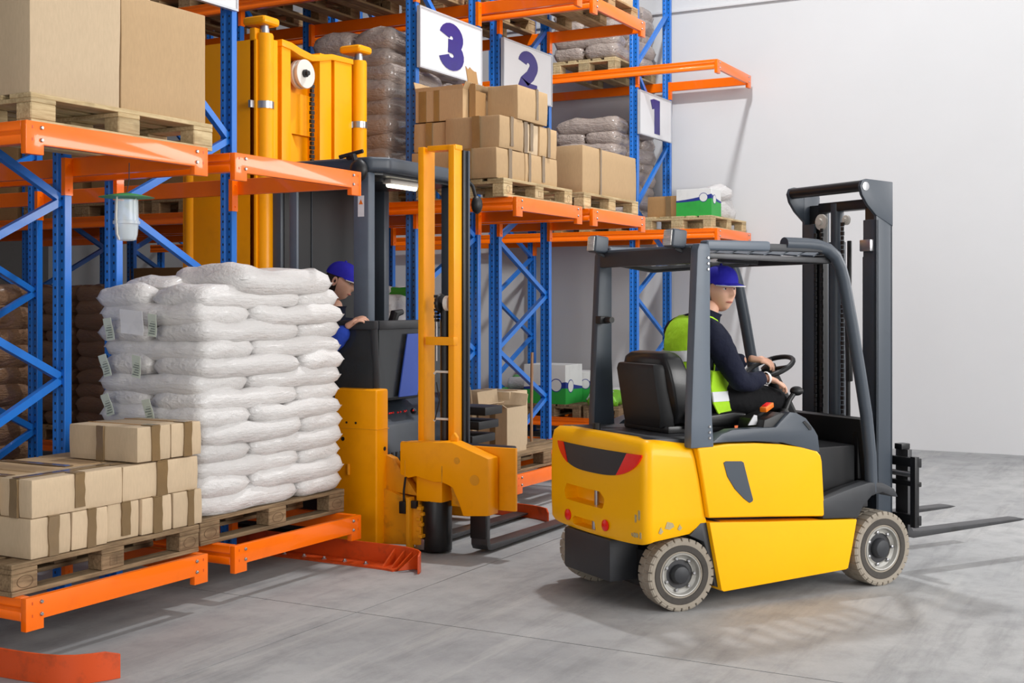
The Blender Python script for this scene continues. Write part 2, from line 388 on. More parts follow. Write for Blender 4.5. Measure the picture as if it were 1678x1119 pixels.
# sign boards hung across the rack ends
def sign(x0, x1, num, label, zb=3.53, zt=4.03):
    t = thing('sign_board', label, 'sign', (x0, 5.535, zb), group='numbered rack signs')
    W_, H_ = x1-x0, zt-zb
    MB().box(.012, W_-.012, -.02, 0, .012, H_-.012).build('panel', 'sign_white', t)
    f = MB(); 
    f.box(0, W_, -.026, .006, 0, .014).box(0, W_, -.026, .006, H_-.014, H_).box(0, .014, -.026, .006, .014, H_-.014).box(W_-.014, W_, -.026, .006, .014, H_-.014)
    f.build('frame', 'sign_frame', t)
    arc = lambda cx, cz, rx, rz, a0, a1, n=14: [(cx+rx*math.cos(R(a0+(a1-a0)*k/n)), cz+rz*math.sin(R(a0+(a1-a0)*k/n))) for k in range(n+1)]
    G = {'1': [[(-.085, .125), (-.03, .145), (.02, .145)], [(.03, .198), (.03, -.198)]],
         '2': [arc(.0, .075, .075, .073, 172, -25)+[(.03, -.02), (-.05, -.09), (-.075, -.147), (.12, -.147)]],
         '3': [arc(.0, .074, .072, .070, 170, -80)+[(-.035, .006)], [(-.035, .0)]+arc(.0, -.074, .08, .072, 80, -170)],
         '4': [[(.04, -.2), (.04, .2), (-.12, -.07), (.13, -.07)]]}[num]
    b = MB(); hw = .054
    for line in G:
        P = [Vector((x, z)) for x, z in line]; rr = []
        for i, p in enumerate(P):
            d0 = (p-P[i-1]).normalized() if i else (P[1]-p).normalized(); d1 = (P[i+1]-p).normalized() if i < len(P)-1 else d0
            nn = Vector((-(d0.y+d1.y), d0.x+d1.x)); nn.normalize(); k = hw/max(.45, nn.dot(Vector((-d0.y, d0.x))))
            q0, q1 = p+nn*k, p-nn*k
            dy = .0006*G.index(line); KX = 1.5; rr.append([(W_*.49+q0.x*KX, -.0235-dy, H_/2+q0.y), (W_*.49+q1.x*KX, -.0235-dy, H_/2+q1.y), (W_*.49+q1.x*KX, -.0195, H_/2+q1.y), (W_*.49+q0.x*KX, -.0195, H_/2+q0.y)])
        b.ring_loft(rr)
    b.build('number', 'sign_ink', t, smooth=0)
sign(8.50, 9.50, '3', 'white framed board with a large blue number 3')
sign(9.89, 10.86, '2', 'white framed board with a blue number 2, its foot behind a carton')
sign(13.04, 14.0, '1', 'white framed board with a blue number 1, nearest the bare wall')
sign(5.30, 6.32, '4', 'white framed board cut off by the top edge of the photo', 3.53, 4.03)

# floor guide rails between the racks
def guide(pts, label, ribs=None, base=True, h=.125):
    t = thing('guide_rail', label, 'guide rail', (pts[0][0], pts[0][1], 0), group='orange floor guide rails')
    P = [Vector((x-pts[0][0], y-pts[0][1], 0)) for x, y in pts]; b = MB(); n = len(P); th = .006
    left = []; 
    for i, p in enumerate(P):
        d = (P[min(i+1, n-1)]-P[max(i-1, 0)]).normalized(); left.append(Vector((-d.y, d.x, 0)))
    b.ring_loft([[p-l*th, p+l*th, p+l*th+Vector((0,0,h-(.0 if i < n-1 else .02))), p-l*th+Vector((0,0,h-(.0 if i < n-1 else .02)))] for i, (p, l) in enumerate(zip(P, left))])
    b.build('upright_flange', 'rail_orange', t, bev=.002, seg=1)
    if ribs:
        sgn = ribs
        c = MB(); c.ring_loft([[p, p+l*sgn*.15, p+l*sgn*.15+Vector((0,0,.012)), p+Vector((0,0,.012))] for p, l in list(zip(P, left))[:-3]])
        c.build('base_flange', 'rail_orange', t)
        q = MB()
        for i in range(3, n-3, 3) if n > 12 else range(n-6, n-2):
            p, l = P[i], left[i]; q.ring_loft([[p+Vector((0,0,.012)), p+l*sgn*.13+Vector((0,0,.012)), p+Vector((0,0,.11))], [x+(P[i+1]-P[i]).normalized()*.012 for x in (p+Vector((0,0,.012)), p+l*sgn*.13+Vector((0,0,.012)), p+Vector((0,0,.11)))]])
        q.build('ribs', 'rail_orange', t)
        s_ = MB()
        L0, L1 = P[0], P[max(1, n-7)]
        for k in range(9): s_.lathe([(.016, 0), (.016, .004), (.009, .006), (.008, .016)], L0.lerp(L1, .08+k*.11)+left[0]*sgn*.1+Vector((0,0,.012)), (0,0,1), 8)
        s_.build('anchor_bolts', 'steel', t)
    return t
guide([(6.44, 5.9), (6.44, 5.3), (6.44, 4.9), (6.44, 4.6), (6.44, 4.45), (6.438, 4.36), (6.43, 4.28), (6.41, 4.21), (6.38, 4.15), (6.34, 4.11), (6.29, 4.09)], 'orange steel floor guide rail with ribbed curled end, beneath the white sack rack', ribs=-1)
guide([(3.69, 5.6), (3.69, 5.0), (3.69, 4.6), (3.70, 4.42), (3.715, 4.32), (3.735, 4.25), (3.77, 4.19), (3.82, 4.145), (3.87, 4.115), (3.93, 4.09)], 'scuffed orange floor guide rail with curved end in the lower left corner', ribs=None, h=.125)
guide([(8.36, 5.9), (8.36, 5.2), (8.36, 4.7), (8.36, 4.55), (8.35, 4.45), (8.33, 4.37), (8.30, 4.3), (8.26, 4.24), (8.21, 4.2)], 'rust orange floor guide rail seen between the two yellow trucks', ribs=None, h=.1)
# ---------------------------------------------------------------- pallets
PT = {}
def pallet(label, x, y, z, mat='pallet_wood', rz=0, sx=1, sy=1):
    if mat not in PT:
        t = thing('pallet', label, 'pallet', (0, 0, 0), group='wooden pallets')
        rnd = random.Random(len(PT)+3)
        def b(name, d, loc, key, bev=.003):
            me = PT.get((key, mat))
            if me is None:
                me = MB().box(-d[0]/2, d[0]/2, -d[1]/2, d[1]/2, -d[2]/2, d[2]/2).mesh(name, bev, 1); PT[(key, mat)] = me
            o = link(name, me, mat, t, loc=loc, rot=(0, 0, rnd.uniform(-.004, .004))); return o
        for yy, wd in ((.0725, .145), (.245, .1), (.4, .145), (.555, .1), (.7275, .145)):
            b('deck_board', (1.2, wd, .022), (.6, yy, .133), 'd%d' % int(wd*1000))
        for xx, wd in ((.0725, .145), (.6, .145), (1.1275, .145)): b('cross_board', (wd, .8, .022), (xx, .4, .111), 'c')
        for xx in (.0725, .6, 1.1275):
            for yy, wd in ((.05, .1), (.4, .145), (.75, .1)): b('block', (.145, wd, .078), (xx, yy, .061), 'b%d' % int(wd*1000), .005)
        for yy, wd in ((.05, .1), (.4, .145), (.75, .1)): b('bottom_board', (1.2, wd, .022), (.6, yy, .011), 'e%d' % int(wd*1000))
        PT[mat] = (t, tree_of(t)); t.location = (x, y, z); t.rotation_euler.z = rz; t.scale = (sx, sy, 1); return t
    t, tr = PT[mat]
    return dup(t, label, (x, y, z), rz, (sx, sy, 1), tr)
PZ = .144
pallet('weathered pallet under the three layers of taped cartons, lower left', 3.835, 4.66, .30, 'old_wood')
pallet('weathered pallet under the tall stack of white sacks', 5.14, 4.75, .30, 'old_wood', sx=1.09)
pallet('wooden pallet under the two big plain cartons, upper left', 3.94, 4.66, 2.44, 'pale_wood')
pallet('pale pallet under the pile of mixed cartons below board 3', 8.36, 4.66, 2.44, 'pale_wood')
pallet('pale pallet under the single wide carton below board 2', 9.79, 4.66, 2.44, 'pale_wood')
pallet('yellowish pallet holding the white and green box beside the bare wall', 13.02, 4.66, 2.44, 'pale_wood')
pallet('half loaded pallet with two beige cartons near the floor, behind the black fork', 8.46, 4.64, .30, 'old_wood', sy=.98)

def stamp(p, x, kind, z=.061):
    b = MB(); n = 24; rr = []
    pts = [(math.cos(2*math.pi*k/n)*(.046 if kind == 'oval' else .03), math.sin(2*math.pi*k/n)*.029) for k in range(n+1)] if kind != 'square' else [(-.024, -.022), (.024, -.022), (.024, .022), (-.024, .022), (-.024, -.022)]
    b.ring_loft([[(x+a*q, y, z+c*q) for q, y in ((1, -.0006), (1, .001), (.9, .001), (.9, -.0006))] for a, c in pts], cap=False)
    b.build('block_stamp', 'branding', p, smooth=0)
for p_, kinds in (('pallet', ('oval', 'square', 'oval')), ('pallet.001', ('oval', 'oval', 'oval')), ('pallet.003', ('round', 'square', 'round'))):
    for x_, k_ in zip((.0725, .6, 1.1275), kinds): stamp(bpy.data.objects[p_], x_, k_)
# ---------------------------------------------------------------- cartons
def carton(label, x0, x1, y0, y1, z0, z1, mat='cardboard', tapes=(), seed=0, group=None, rz=0, name='carton'):
    """tapes: list of (face, fraction, width); face 'f' = the end facing the aisle mouth, 'l' = the long left side, 't' = top"""
    W_, D_, H_ = x1-x0, y1-y0, z1-z0
    t = thing(name, label, 'carton', (x0, y0, z0), rz, group)
    b = MB(); b.box(0, W_, 0, D_, 0, H_)
    bmesh.ops.subdivide_edges(b.bm, edges=b.bm.edges[:], cuts=4, use_grid_fill=True)
    for v in b.bm.verts:
        n = noise.noise_vector(v.co*3.1+Vector((seed*7.7, seed*3.1, seed)))
        v.co += Vector((n.x, n.y, n.z*.5))*.006
        for ax, L in ((0, W_), (1, D_)):
            c = v.co[ax]/L
            inside = 1-abs(2*((v.co.z/H_))-1)**2
            if c < .02: v.co[ax] -= .004*inside
            elif c > .98: v.co[ax] += .0
        if v.co.z < 0: v.co.z = 0
    b.build('box_body', mat, t, bev=.006, seg=2, smooth=50)
    g = MB()   # flap seams on top
    g.box(W_*.5-.0015 if W_ < D_ else .01, W_*.5+.0015 if W_ < D_ else W_-.01, .01 if W_ < D_ else D_*.5-.0015, D_-.01 if W_ < D_ else D_*.5+.0015, H_+.0005, H_+.004)
    g.build('flap_seam', 'cardboard_brown', t)
    for fc, fr, wd in tapes:
        k = MB(); rn = random.Random(seed*13+int(fr*100))
        if fc == 'f':
            a, b_ = W_*fr-wd/2, W_*fr+wd/2; lo = rn.choice((.0, .0, H_*.1))
            k.ring_loft([[(a+rn.uniform(-.004,.004), -.0105, lo+(H_-lo)*q/4), (b_+rn.uniform(-.004,.004), -.0105, lo+(H_-lo)*q/4), (b_, .004, lo+(H_-lo)*q/4), (a, .004, lo+(H_-lo)*q/4)] for q in range(5)])
            k.box(a, b_, -.0105, min(.07, D_*.3), H_+.001, H_+.006)
        elif fc == 'l':
            a, b_ = D_*fr-wd/2, D_*fr+wd/2
            k.ring_loft([[(-.0155, a+rn.uniform(-.004,.004), H_*q/4), (-.0155, b_+rn.uniform(-.004,.004), H_*q/4), (-.004, b_, H_*q/4), (-.004, a, H_*q/4)] for q in range(5)])
        elif fc == 't':
            if W_ < D_: k.box(W_*fr-wd/2, W_*fr+wd/2, 0, D_, H_+.003, H_+.006)
            else: k.box(0, W_, D_*fr-wd/2, D_*fr+wd/2, H_+.003, H_+.006)
        k.build('tape', 'tape', t)
    return t
GA = 'taped cartons on the lower left pallet'
z = .446
for i, (a, b_, lab, tp) in enumerate(((3.955, 4.184, 'leftmost carton of the bottom layer, wide brown tape down its end', [('f', .55, .06)]),
        (4.196, 4.415, 'second carton from the left in the bottom layer, tape down its middle', [('f', .52, .05)]),
        (4.426, 4.634, 'third carton from the left in the bottom layer, crooked wide tape', [('f', .55, .055)]),
        (4.641, 4.852, 'fourth carton in the bottom layer, tape beside its right edge', [('f', .5, .06)]),
        (4.865, 5.075, 'rightmost carton in the bottom layer, touching the white sacks', [('f', .58, .045)]))):
    carton(lab, a, b_, 4.68+(.01 if i == 2 else 0), 5.14, z, z+.183, 'cardboard_light', tp, i, GA)
z2 = .631
carton('long carton lying lengthwise at the left of the middle layer', 3.965, 4.51, 4.68, 4.90, z2, z2+.178, 'cardboard_light', [('f', .5, .055), ('l', .5, .05), ('t', .5, .05)], 11, GA)
carton('long carton lying lengthwise at the right of the middle layer', 4.525, 5.05, 4.69, 4.91, z2, z2+.175, 'cardboard_light', [('f', .5, .07), ('t', .5, .05)], 12, GA)
carton('carton behind the left middle layer one, its taped top showing', 3.90, 4.18, 4.915, 5.4, z2, z2+.172, 'cardboard', [('t', .5, .05)], 13, GA)
carton('carton with pale flap edge on top, middle layer behind the long ones', 4.19, 4.60, 4.92, 5.4, z2, z2+.176, 'cardboard', [('t', .5, .05)], 14, GA)
carton('carton under the rear of the top pair, middle layer', 4.61, 5.04, 4.92, 5.4, z2, z2+.178, 'cardboard', [], 15, GA)
carton('carton at the back left of the bottom layer', 3.955, 4.5, 5.15, 5.4, z, z+.183, 'cardboard', [], 16, GA)
z3 = .814
carton('left carton of the pair on top, long brown side with tape', 4.622, 4.852, 4.69, 5.17, z3, z3+.178, 'cardboard_light', [('f', .52, .055), ('l', .52, .05)], 17, GA)
carton('right carton of the pair on top, touching the white sacks', 4.862, 5.078, 4.69, 5.15, z3, z3+.176, 'cardboard_light', [('f', .52, .055)], 18, GA)
# two big plain cartons, upper left
GB = 'big plain cartons, upper left'
carton('taller big plain carton, left one on the upper left pallet', 3.95, 4.495, 4.68, 5.36, 2.44+PZ, 3.55, 'cardboard_light', [], 21, GB)
carton('lower big plain carton, right one on the upper left pallet', 4.505, 5.10, 4.68, 5.02, 2.44+PZ, 3.165, 'cardboard', [], 22, GB)
carton('big plain carton rising behind the lower one, upper left', 4.505, 5.06, 5.04, 5.42, 2.44+PZ, 3.6, 'cardboard_light', [], 23, GB)
# mixed pile below board 3
GC = 'mixed cartons on the pallet below board 3'
z = 2.44+PZ
carton('bottom layer carton at the front corner, tape down both faces, below board 3', 8.34, 8.79, 4.71, 5.12, z, z+.235, 'cardboard', [('f', .45, .05), ('l', .62, .07)], 31, GC)
carton('bottom layer carton at the right end below board 3', 8.80, 9.36, 4.71, 5.12, z, z+.235, 'cardboard', [('f', .12, .04), ('f', .55, .05)], 32, GC)
carton('bottom layer carton half hidden by the yellow mast top', 8.36, 8.9, 5.13, 5.5, z, z+.23, 'cardboard', [], 33, GC)
carton('bottom layer carton at the back right, below board 3', 8.92, 9.4, 5.13, 5.5, z, z+.23, 'cardboard', [], 39, GC)
z += .238
carton('middle layer long carton at the front corner, tape on both faces, below board 3', 8.38, 8.76, 4.71, 5.19, z, z+.25, 'cardboard', [('f', .5, .05), ('l', .42, .07)], 34, GC)
carton('middle layer carton with torn dangling tape, below board 3', 8.77, 9.04, 4.72, 5.1, z, z+.24, 'cardboard_light', [('f', .18, .06), ('f', .55, .05)], 35, GC)
carton('middle layer carton at the right end below board 3', 9.05, 9.36, 4.71, 5.1, z, z+.24, 'cardboard', [('f', .5, .05)], 36, GC)
carton('middle layer carton beside the blue upright, below board 3', 8.40, 8.9, 5.21, 5.5, z, z+.23, 'cardboard', [('l', .5, .06)], 37, GC)
z += .253
carton('top right carton overlapping the foot of board 2', 8.66, 9.17, 4.70, 4.97, z, z+.27, 'cardboard', [('f', .62, .035)], 38, GC)
def open_carton(label, x0, x1, y0, y1, z0, z1, mat, flaps, group=None, seed=0, tapes=()):
    W_, D_, H_ = x1-x0, y1-y0, z1-z0; th = .006
    t = thing('open_carton', label, 'carton', (x0, y0, z0), 0, group)
    b = MB(); b.box(0, W_, 0, D_, 0, th); b.box(0, th, 0, D_, th, H_).box(W_-th, W_, 0, D_, th, H_).box(th, W_-th, 0, th, th, H_).box(th, W_-th, D_-th, D_, th, H_)
    b.build('box_body', mat, t, smooth=0)
    for sd, ang, ln in flaps:
        f = MB(); n_ = 5; dx, dz = math.cos(R(ang))*ln, math.sin(R(ang))*ln; rn = random.Random(seed+len(sd)+int(ang))
        pts = {'l': lambda u: (0, D_*u), 'r': lambda u: (W_, D_*u), 'f': lambda u: (W_*u, 0), 'b': lambda u: (W_*u, D_)}[sd]
        dirn = {'l': (-1, 0), 'r': (1, 0), 'f': (0, -1), 'b': (0, 1)}[sd]; rr = []
        for k in range(n_+1):
            u = k/n_; px, py = pts(u); e = rn.uniform(.9, 1.05); off = .004
            base_ = Vector((px, py, H_-off)); tip = Vector((px+dirn[0]*dx*e, py+dirn[1]*dx*e, H_+dz*e)); nn = Vector((dirn[0]*-dz, dirn[1]*-dz, dx)); nn = nn.normalized()*.005
            rr.append([base_, tip, tip+nn, base_+nn])
        f.ring_loft(rr); f.build('flap', mat, t, smooth=0)
    for fc, fr, wd in tapes:
        k = MB()
        if fc == 'l': k.box(-.003, 0, D_*fr-wd/2, D_*fr+wd/2, 0, H_)
        else: k.box(W_*fr-wd/2, W_*fr+wd/2, -.003, 0, 0, H_)
        k.build('tape', 'tape', t)
    return t
open_carton('open top left carton with ragged flaps, just below board 3', 8.42, 8.88, 5.06, 5.5, z-.01, z+.235, 'cardboard', [('l', 80, .03), ('r', 68, .1), ('f', 60, .06), ('b', 75, .09)], GC, 3, [('l', .55, .05), ('l', .85, .07)])
open_carton('small open carton behind the top right one, a raised flap at its left', 8.5, 8.66, 4.99, 5.05, z-.01, z+.22, 'cardboard_brown', [('l', 85, .06), ('b', 80, .2)], GC, 5)
carton('single wide carton below board 2', 9.80, 10.97, 4.68, 5.38, 2.44+PZ, 2.995, 'cardboard', [('f', .31, .03)], 41)
# beside the bare wall
carton('small brown carton beside the white and green box', 13.14, 13.7, 5.0, 5.46, 2.44+PZ, 2.82, 'cardboard_brown', [('l', .45, .06)], 42)
def printed_box(label, x0, x1, y0, y1, z0, z1, split=.52, lift=.12, lid=0):
    W_, D_, H_ = x1-x0, y1-y0, z1-z0
    t = thing('printed_box', label, 'carton', (x0, y0, z0))
    MB().box(0, W_, 0, D_, 0, H_).build('box_body', 'carton_white', t, bev=.003, seg=1)
    e = .0015
    g = MB(); bl = MB(); c = MB(); r_ = MB()
    # left long face: green below a rising stripe; same on the end face
    def face(P, L, up):
        n = 8; f0 = lambda u: H_*(split+lift*(u if up else 1-u)**2)
        g.ring_loft([[P(L*k/n, 0, 0), P(L*k/n, 0, e), P(L*k/n, f0(k/n), e), P(L*k/n, f0(k/n), 0)] for k in range(n+1)])
        bl.ring_loft([[P(L*k/n, f0(k/n), 0), P(L*k/n, f0(k/n), e*1.3), P(L*k/n, f0(k/n)+H_*(.06+.1*(k/n if up else 1-k/n)), e*1.3), P(L*k/n, f0(k/n)+H_*(.06+.1*(k/n if up else 1-k/n)), 0)] for k in range(n+1)])
        q = L*(.78 if up else .3); rad = H_*.15
        for mb, rr, ee in ((r_, rad*1.15, e*1.8), (c, rad, e*2.4)):
            mb.ring_loft([[P(q+math.cos(a)*rr, f0(.75)+H_*.09+math.sin(a)*rr, h) for a in [2*math.pi*i/20 for i in range(20)]] for h in (0, ee)])
    face(lambda s_, z_, o_: (-o_, D_-s_, z_), D_, True); face(lambda s_, z_, o_: (s_, -o_, z_), W_, False)
    g.build('green_print', 'print_green', t, smooth=0); bl.build('blue_stripe', 'print_blue', t, smooth=0); r_.build('blue_ring', 'print_blue', t, smooth=0); c.build('white_disc', 'carton_white', t, smooth=0)
    if lid:
        MB().box(W_*.15, W_*.75, D_*.25, D_*1.05, H_, H_+lid).build('inner_box', 'carton_white', t, bev=.003, seg=1)
    return t
printed_box('white and green printed box with blue stripe, high beside the bare wall', 13.1, 13.42, 4.69, 5.1, 2.44+PZ, 2.885)

# ---------------------------------------------------------------- sacks
SM = {}
def sack_mesh(L, W_, H_, seed, flat=.0):
    rn = random.Random(seed); b = MB(); nx, ny = 20, 14; off = Vector((seed*3.3, seed*1.7, seed*.9))
    def P(i, j, sgn):
        a, c = -1+2*i/nx, -1+2*j/ny
        a = math.copysign(abs(a)**.72, a); c = math.copysign(abs(c)**.72, c)
        h = min(.86, 1.0*(max(0, 1-abs(a)**8))**.38*(max(0, 1-abs(c)**5))**.42)/.86
        x = a*L/2*(1-.05*abs(c)**4); y = c*W_/2*(1-.08*abs(a)**4)
        p = Vector((x, y, 0)); n = noise.noise(p*3.5+off)*.03+noise.noise(p*12+off)*.009
        z = sgn*h*H_/2+(n*(.4+h) if sgn > 0 else n*.5)
        x += noise.noise(Vector((0, y*6, seed)))*.012*abs(a)**3; y += noise.noise(Vector((x*5, 3, seed)))*.014*abs(c)**3
        return (x, y, z+H_/2)
    T = {}; 
    for sgn in (1, -1):
        for i in range(nx+1):
            for j in range(ny+1):
                rim = i in (0, nx) or j in (0, ny)
                if rim and sgn < 0: T[(i, j, -1)] = T[(i, j, 1)]
                else: T[(i, j, sgn)] = b.bm.verts.new(P(i, j, sgn))
    for sgn in (1, -1):
        for i in range(nx):
            for j in range(ny):
                q = [T[(i, j, sgn)], T[(i+1, j, sgn)], T[(i+1, j+1, sgn)], T[(i, j+1, sgn)]]
                b.bm.faces.new(q if sgn > 0 else q[::-1])
    return b.mesh('sack', smooth=70)
def sack(label, cx_, cy_, z_, L, W_, H_, rz, mat, seed, group, cat='sack', pitch=0):
    k = (L, W_, H_, seed % 6, mat)
    if k not in SM: SM[k] = sack_mesh(L, W_, H_, seed % 6)
    o = link('sack', SM[k], mat); tag(o, label, cat, group); o.location = (cx_, cy_, z_); o.rotation_euler = (pitch, 0, rz); return o
def sack_label(parent, pts, mat='label'):
    pass
SEEN = {}
def sack_stack(x0, y0, z0, nx_, layers, pitch, mat, adj, where, group, Lx=1.2, Ly=.8, seed=0, labels=False):
    """interlocked layers: two sacks lengthwise and one crosswise, swapped every layer"""
    rn = random.Random(seed)
    for k in range(layers):
        z = z0+k*pitch; odd = k % 2; a = Ly/2; j = lambda s_=.012: rn.uniform(-s_, s_)*1.4
        lay = ORD[k]+' layer' if k else 'bottom layer'
        cross_x = x0+.2*Lx/1.2 if odd else x0+Lx-.2*Lx/1.2
        long_c = x0+Lx-.4*Lx/1.2 if odd else x0+.4*Lx/1.2
        big = Lx/1.2
        H_ = pitch*1.3
        bend = rn.randint(0, 5)
        o1 = sack(f'{adj} sack, {lay} of {where}, front', long_c+j(), y0+a/2+j(), z, .8*big*1.02, a*1.06, H_, j(.02), mat, bend, group)
        o2 = sack(f'{adj} sack, {lay} of {where}, {"left" if odd else "right"} end', cross_x+j(), y0+a+j(), z, Ly*1.0, .4*big*1.05, H_, R(90)+j(.02), mat, bend+2, group)
        if not odd:
            sack(f'{adj} sack, {lay} of {where}, back', long_c+j(), y0+a*1.5+j(), z, .8*big*1.02, a*1.06, H_, j(.02), mat, bend+1, group)
        if labels:
            if odd:
                for q in (.36, .72): tagl(o2, q, pitch, rn)
            else: tagl(o1, .5, pitch, rn)
    return z0+layers*pitch
def tagl(o, q, pitch, rn): pass
GS = 'white woven sacks on the tall stack'
top = sack_stack(5.15, 4.75, .30+PZ-.005, 2, 13, .0958, 'white_sack', 'white woven', 'the tall white stack', GS, Lx=1.30, Ly=.8, seed=4)
sack('white woven sack lying alone on top of the tall white stack', 5.86, 4.98, top-.012, .95, .56, .155, R(4), 'white_sack', 3, GS)
sack('white woven sack at the back, beneath the topmost one', 5.7, 5.3, top-.02, .9, .4, .1, R(2), 'white_sack', 2, GS)
# paper labels stapled on the sacks' left ends
def slip(x, y, z, w_, h_, rx, mat, label, cat='label'):
    b = MB(); n = 4
    b.ring_loft([[(0.004*math.sin(i*1.3), -w_/2, h_*(i/n-.5)), (0.004*math.sin(i*1.3), w_/2, h_*(i/n-.5)), (.002+.004*math.sin(i*1.3), w_/2, h_*(i/n-.5)), (.002+.004*math.sin(i*1.3), -w_/2, h_*(i/n-.5))] for i in range(n+1)])
    t = thing('sack_label' if mat == 'label' else 'paper_sheet', label, cat, (x, y, z), 0, 'printed labels on the white sacks' if mat == 'label' else None)
    t.rotation_euler = (R(rx), R(-6), 0)
    b.build('slip', mat, t, smooth=60)
    if mat == 'label':
        c = MB()
        for k in range(7): c.box(-.0012, -.0004, -w_*.36, w_*(.36-.12*((k*7) % 3)), h_*(-.4+.11*k), h_*(-.4+.11*k+.045))
        c.build('print_lines', 'label_ink', t, smooth=0)
    return t
for y, z, rx, nm in ((5.37, 1.475, -6, 'pale green label high on the left side, near the blue upright'), (5.04, 1.50, 8, 'pale green label beside the blank white sheet'),
        (5.40, 1.27, -14, 'pale green label slanting, third pair from the base, rear one'), (5.16, 1.27, 10, 'pale green label slanting under the blank sheet'),
        (5.38, 1.05, -16, 'pale green label, second pair from the base, rear one'), (5.07, 1.03, -10, 'pale green label, second pair from the base, front one'),
        (5.40, .85, -24, 'pale green label of the lowest pair, rear one'), (5.08, .83, -4, 'pale green label of the lowest pair, front one')):
    slip(5.075, y, z, .062, .125, rx, 'label', nm)
slip(5.07, 5.19, 1.515, .17, .135, 4, 'paper', 'blank white paper sheet stuck on the side of the white sacks', 'paper')
# ---------------------------------------------------------------- further sack stacks and goods deeper in the racks
pallet('pallet under the wrapped sacks left of board 3', 8.45, 5.78, 2.44)
sack_stack(8.47, 5.78, 2.44+PZ, 2, 9, .14, 'grey_sack', 'film wrapped grey', 'the stack by board 3', 'wrapped sacks left of board 3', seed=11)
pallet('pallet under the wrapped sacks beneath board 1', 13.0, 5.78, 2.44)
sack_stack(13.0, 5.78, 2.44+PZ, 2, 8, .14, 'grey_sack', 'film wrapped grey', 'the stack behind board 1', 'wrapped sacks behind board 1', seed=12)
sack('film wrapped grey sack slumped against the stack behind board 1', 13.35, 6.85, 3.4, .8, .5, .2, R(85), 'grey_sack', 2, 'wrapped sacks behind board 1', pitch=.25)
pallet('pallet on the highest shelf above board 1', 13.02, 5.8, 4.28, 'pale_wood')
sack_stack(13.02, 5.8, 4.28+PZ, 2, 5, .14, 'grey_sack', 'film wrapped grey', 'the highest stack by the wall', 'wrapped sacks on the highest shelf', seed=13)
pallet('pallet under the brown wrapped sacks at the far left', 5.24, 7.56, .30)
sack_stack(5.25, 7.56, .30+PZ, 2, 9, .14, 'tan_sack', 'film wrapped brown', 'the far left stack', 'brown sacks at the far left', seed=14)
for q, (yy, nm) in enumerate(((8.62, 'nearer brown stack behind the first uprights'), (9.46, 'farther brown stack behind the first uprights'))):
    pallet(f'pallet under the {nm}', 8.45, yy, .30)
    sack_stack(8.46, yy, .30+PZ, 2, 10, .13, 'tan_sack', 'film wrapped brown', nm.replace(' behind the first uprights', ''), 'brown sacks behind the first uprights', seed=15+q)
pallet('pallet under the white sacks beyond the reach truck', 8.45, 5.78, .30)
sack_stack(8.46, 5.78, .30+PZ, 2, 10, .12, 'pale_sack', 'pale woven', 'the stack beyond the reach truck', 'pale sacks beyond the reach truck', seed=20)
sack('green and white bag thrown on top of the pale sacks, left one', 8.68, 6.25, 1.64, .5, .3, .13, R(60), 'bag_green', 1, 'bags on the pale sacks')
sack('white bag lying across the green one on the pale sacks', 8.75, 6.05, 1.67, .45, .26, .1, R(-25), 'pale_sack', 4, 'bags on the pale sacks')
sack('green bag at the right edge on the pale sacks', 8.95, 5.95, 1.63, .5, .3, .12, R(20), 'bag_green', 5, 'bags on the pale sacks')
# undersides and pallets above
for nm, x, y, zz in (('pallet on the top shelf above the truck mast, nearer one', 8.45, 5.78, 4.28), ('pallet on the top shelf above the truck mast, middle one', 8.45, 6.6, 4.28), ('pallet on the top shelf above the truck mast, farther one', 8.45, 7.6, 4.28),
        ('pallet on the top shelf behind the first blue post, farthest', 8.45, 8.5, 4.28), ('pallet on the front of the shelf above board 2', 9.83, 4.68, 4.28), ('pallet on the shelf above board 2, behind the uprights', 9.83, 5.78, 4.28),
        ('pallet in shade on the middle shelf behind the mast, nearer', 8.45, 7.6, 2.44), ('pallet in shade on the middle shelf behind the mast, middle', 8.45, 8.5, 2.44), ('pallet in shade on the middle shelf behind the mast, farthest', 8.45, 9.3, 2.44)):
    pallet(nm, x, y, zz)
carton('plain carton on the top shelf above board 2', 9.95, 10.95, 4.7, 5.35, 4.28+PZ, 4.95, 'cardboard_light', [], 51)
for q, (y, zz, nm) in enumerate(((5.8, 4.28, 'above the wrapped sacks'), (6.62, 4.28, 'on the middle top shelf pallet'), (7.62, 4.28, 'on the far top shelf pallet'), (8.52, 4.28, 'on the farthest top shelf pallet'))):
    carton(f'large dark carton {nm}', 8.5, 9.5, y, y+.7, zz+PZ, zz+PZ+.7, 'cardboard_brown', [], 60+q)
sack_stack(9.85, 5.78, 4.28+PZ, 2, 4, .14, 'grey_sack', 'film wrapped grey', 'the stack above board 2', 'wrapped sacks above board 2', seed=30)
for q, y in enumerate((7.62, 8.52)):
    carton(f'dark carton in shade on the middle shelf, {"nearer" if q == 0 else "farther"} one', 8.5, 9.5, y, y+.7, 2.44+PZ, 3.1, 'cardboard_brown', [], 70+q)
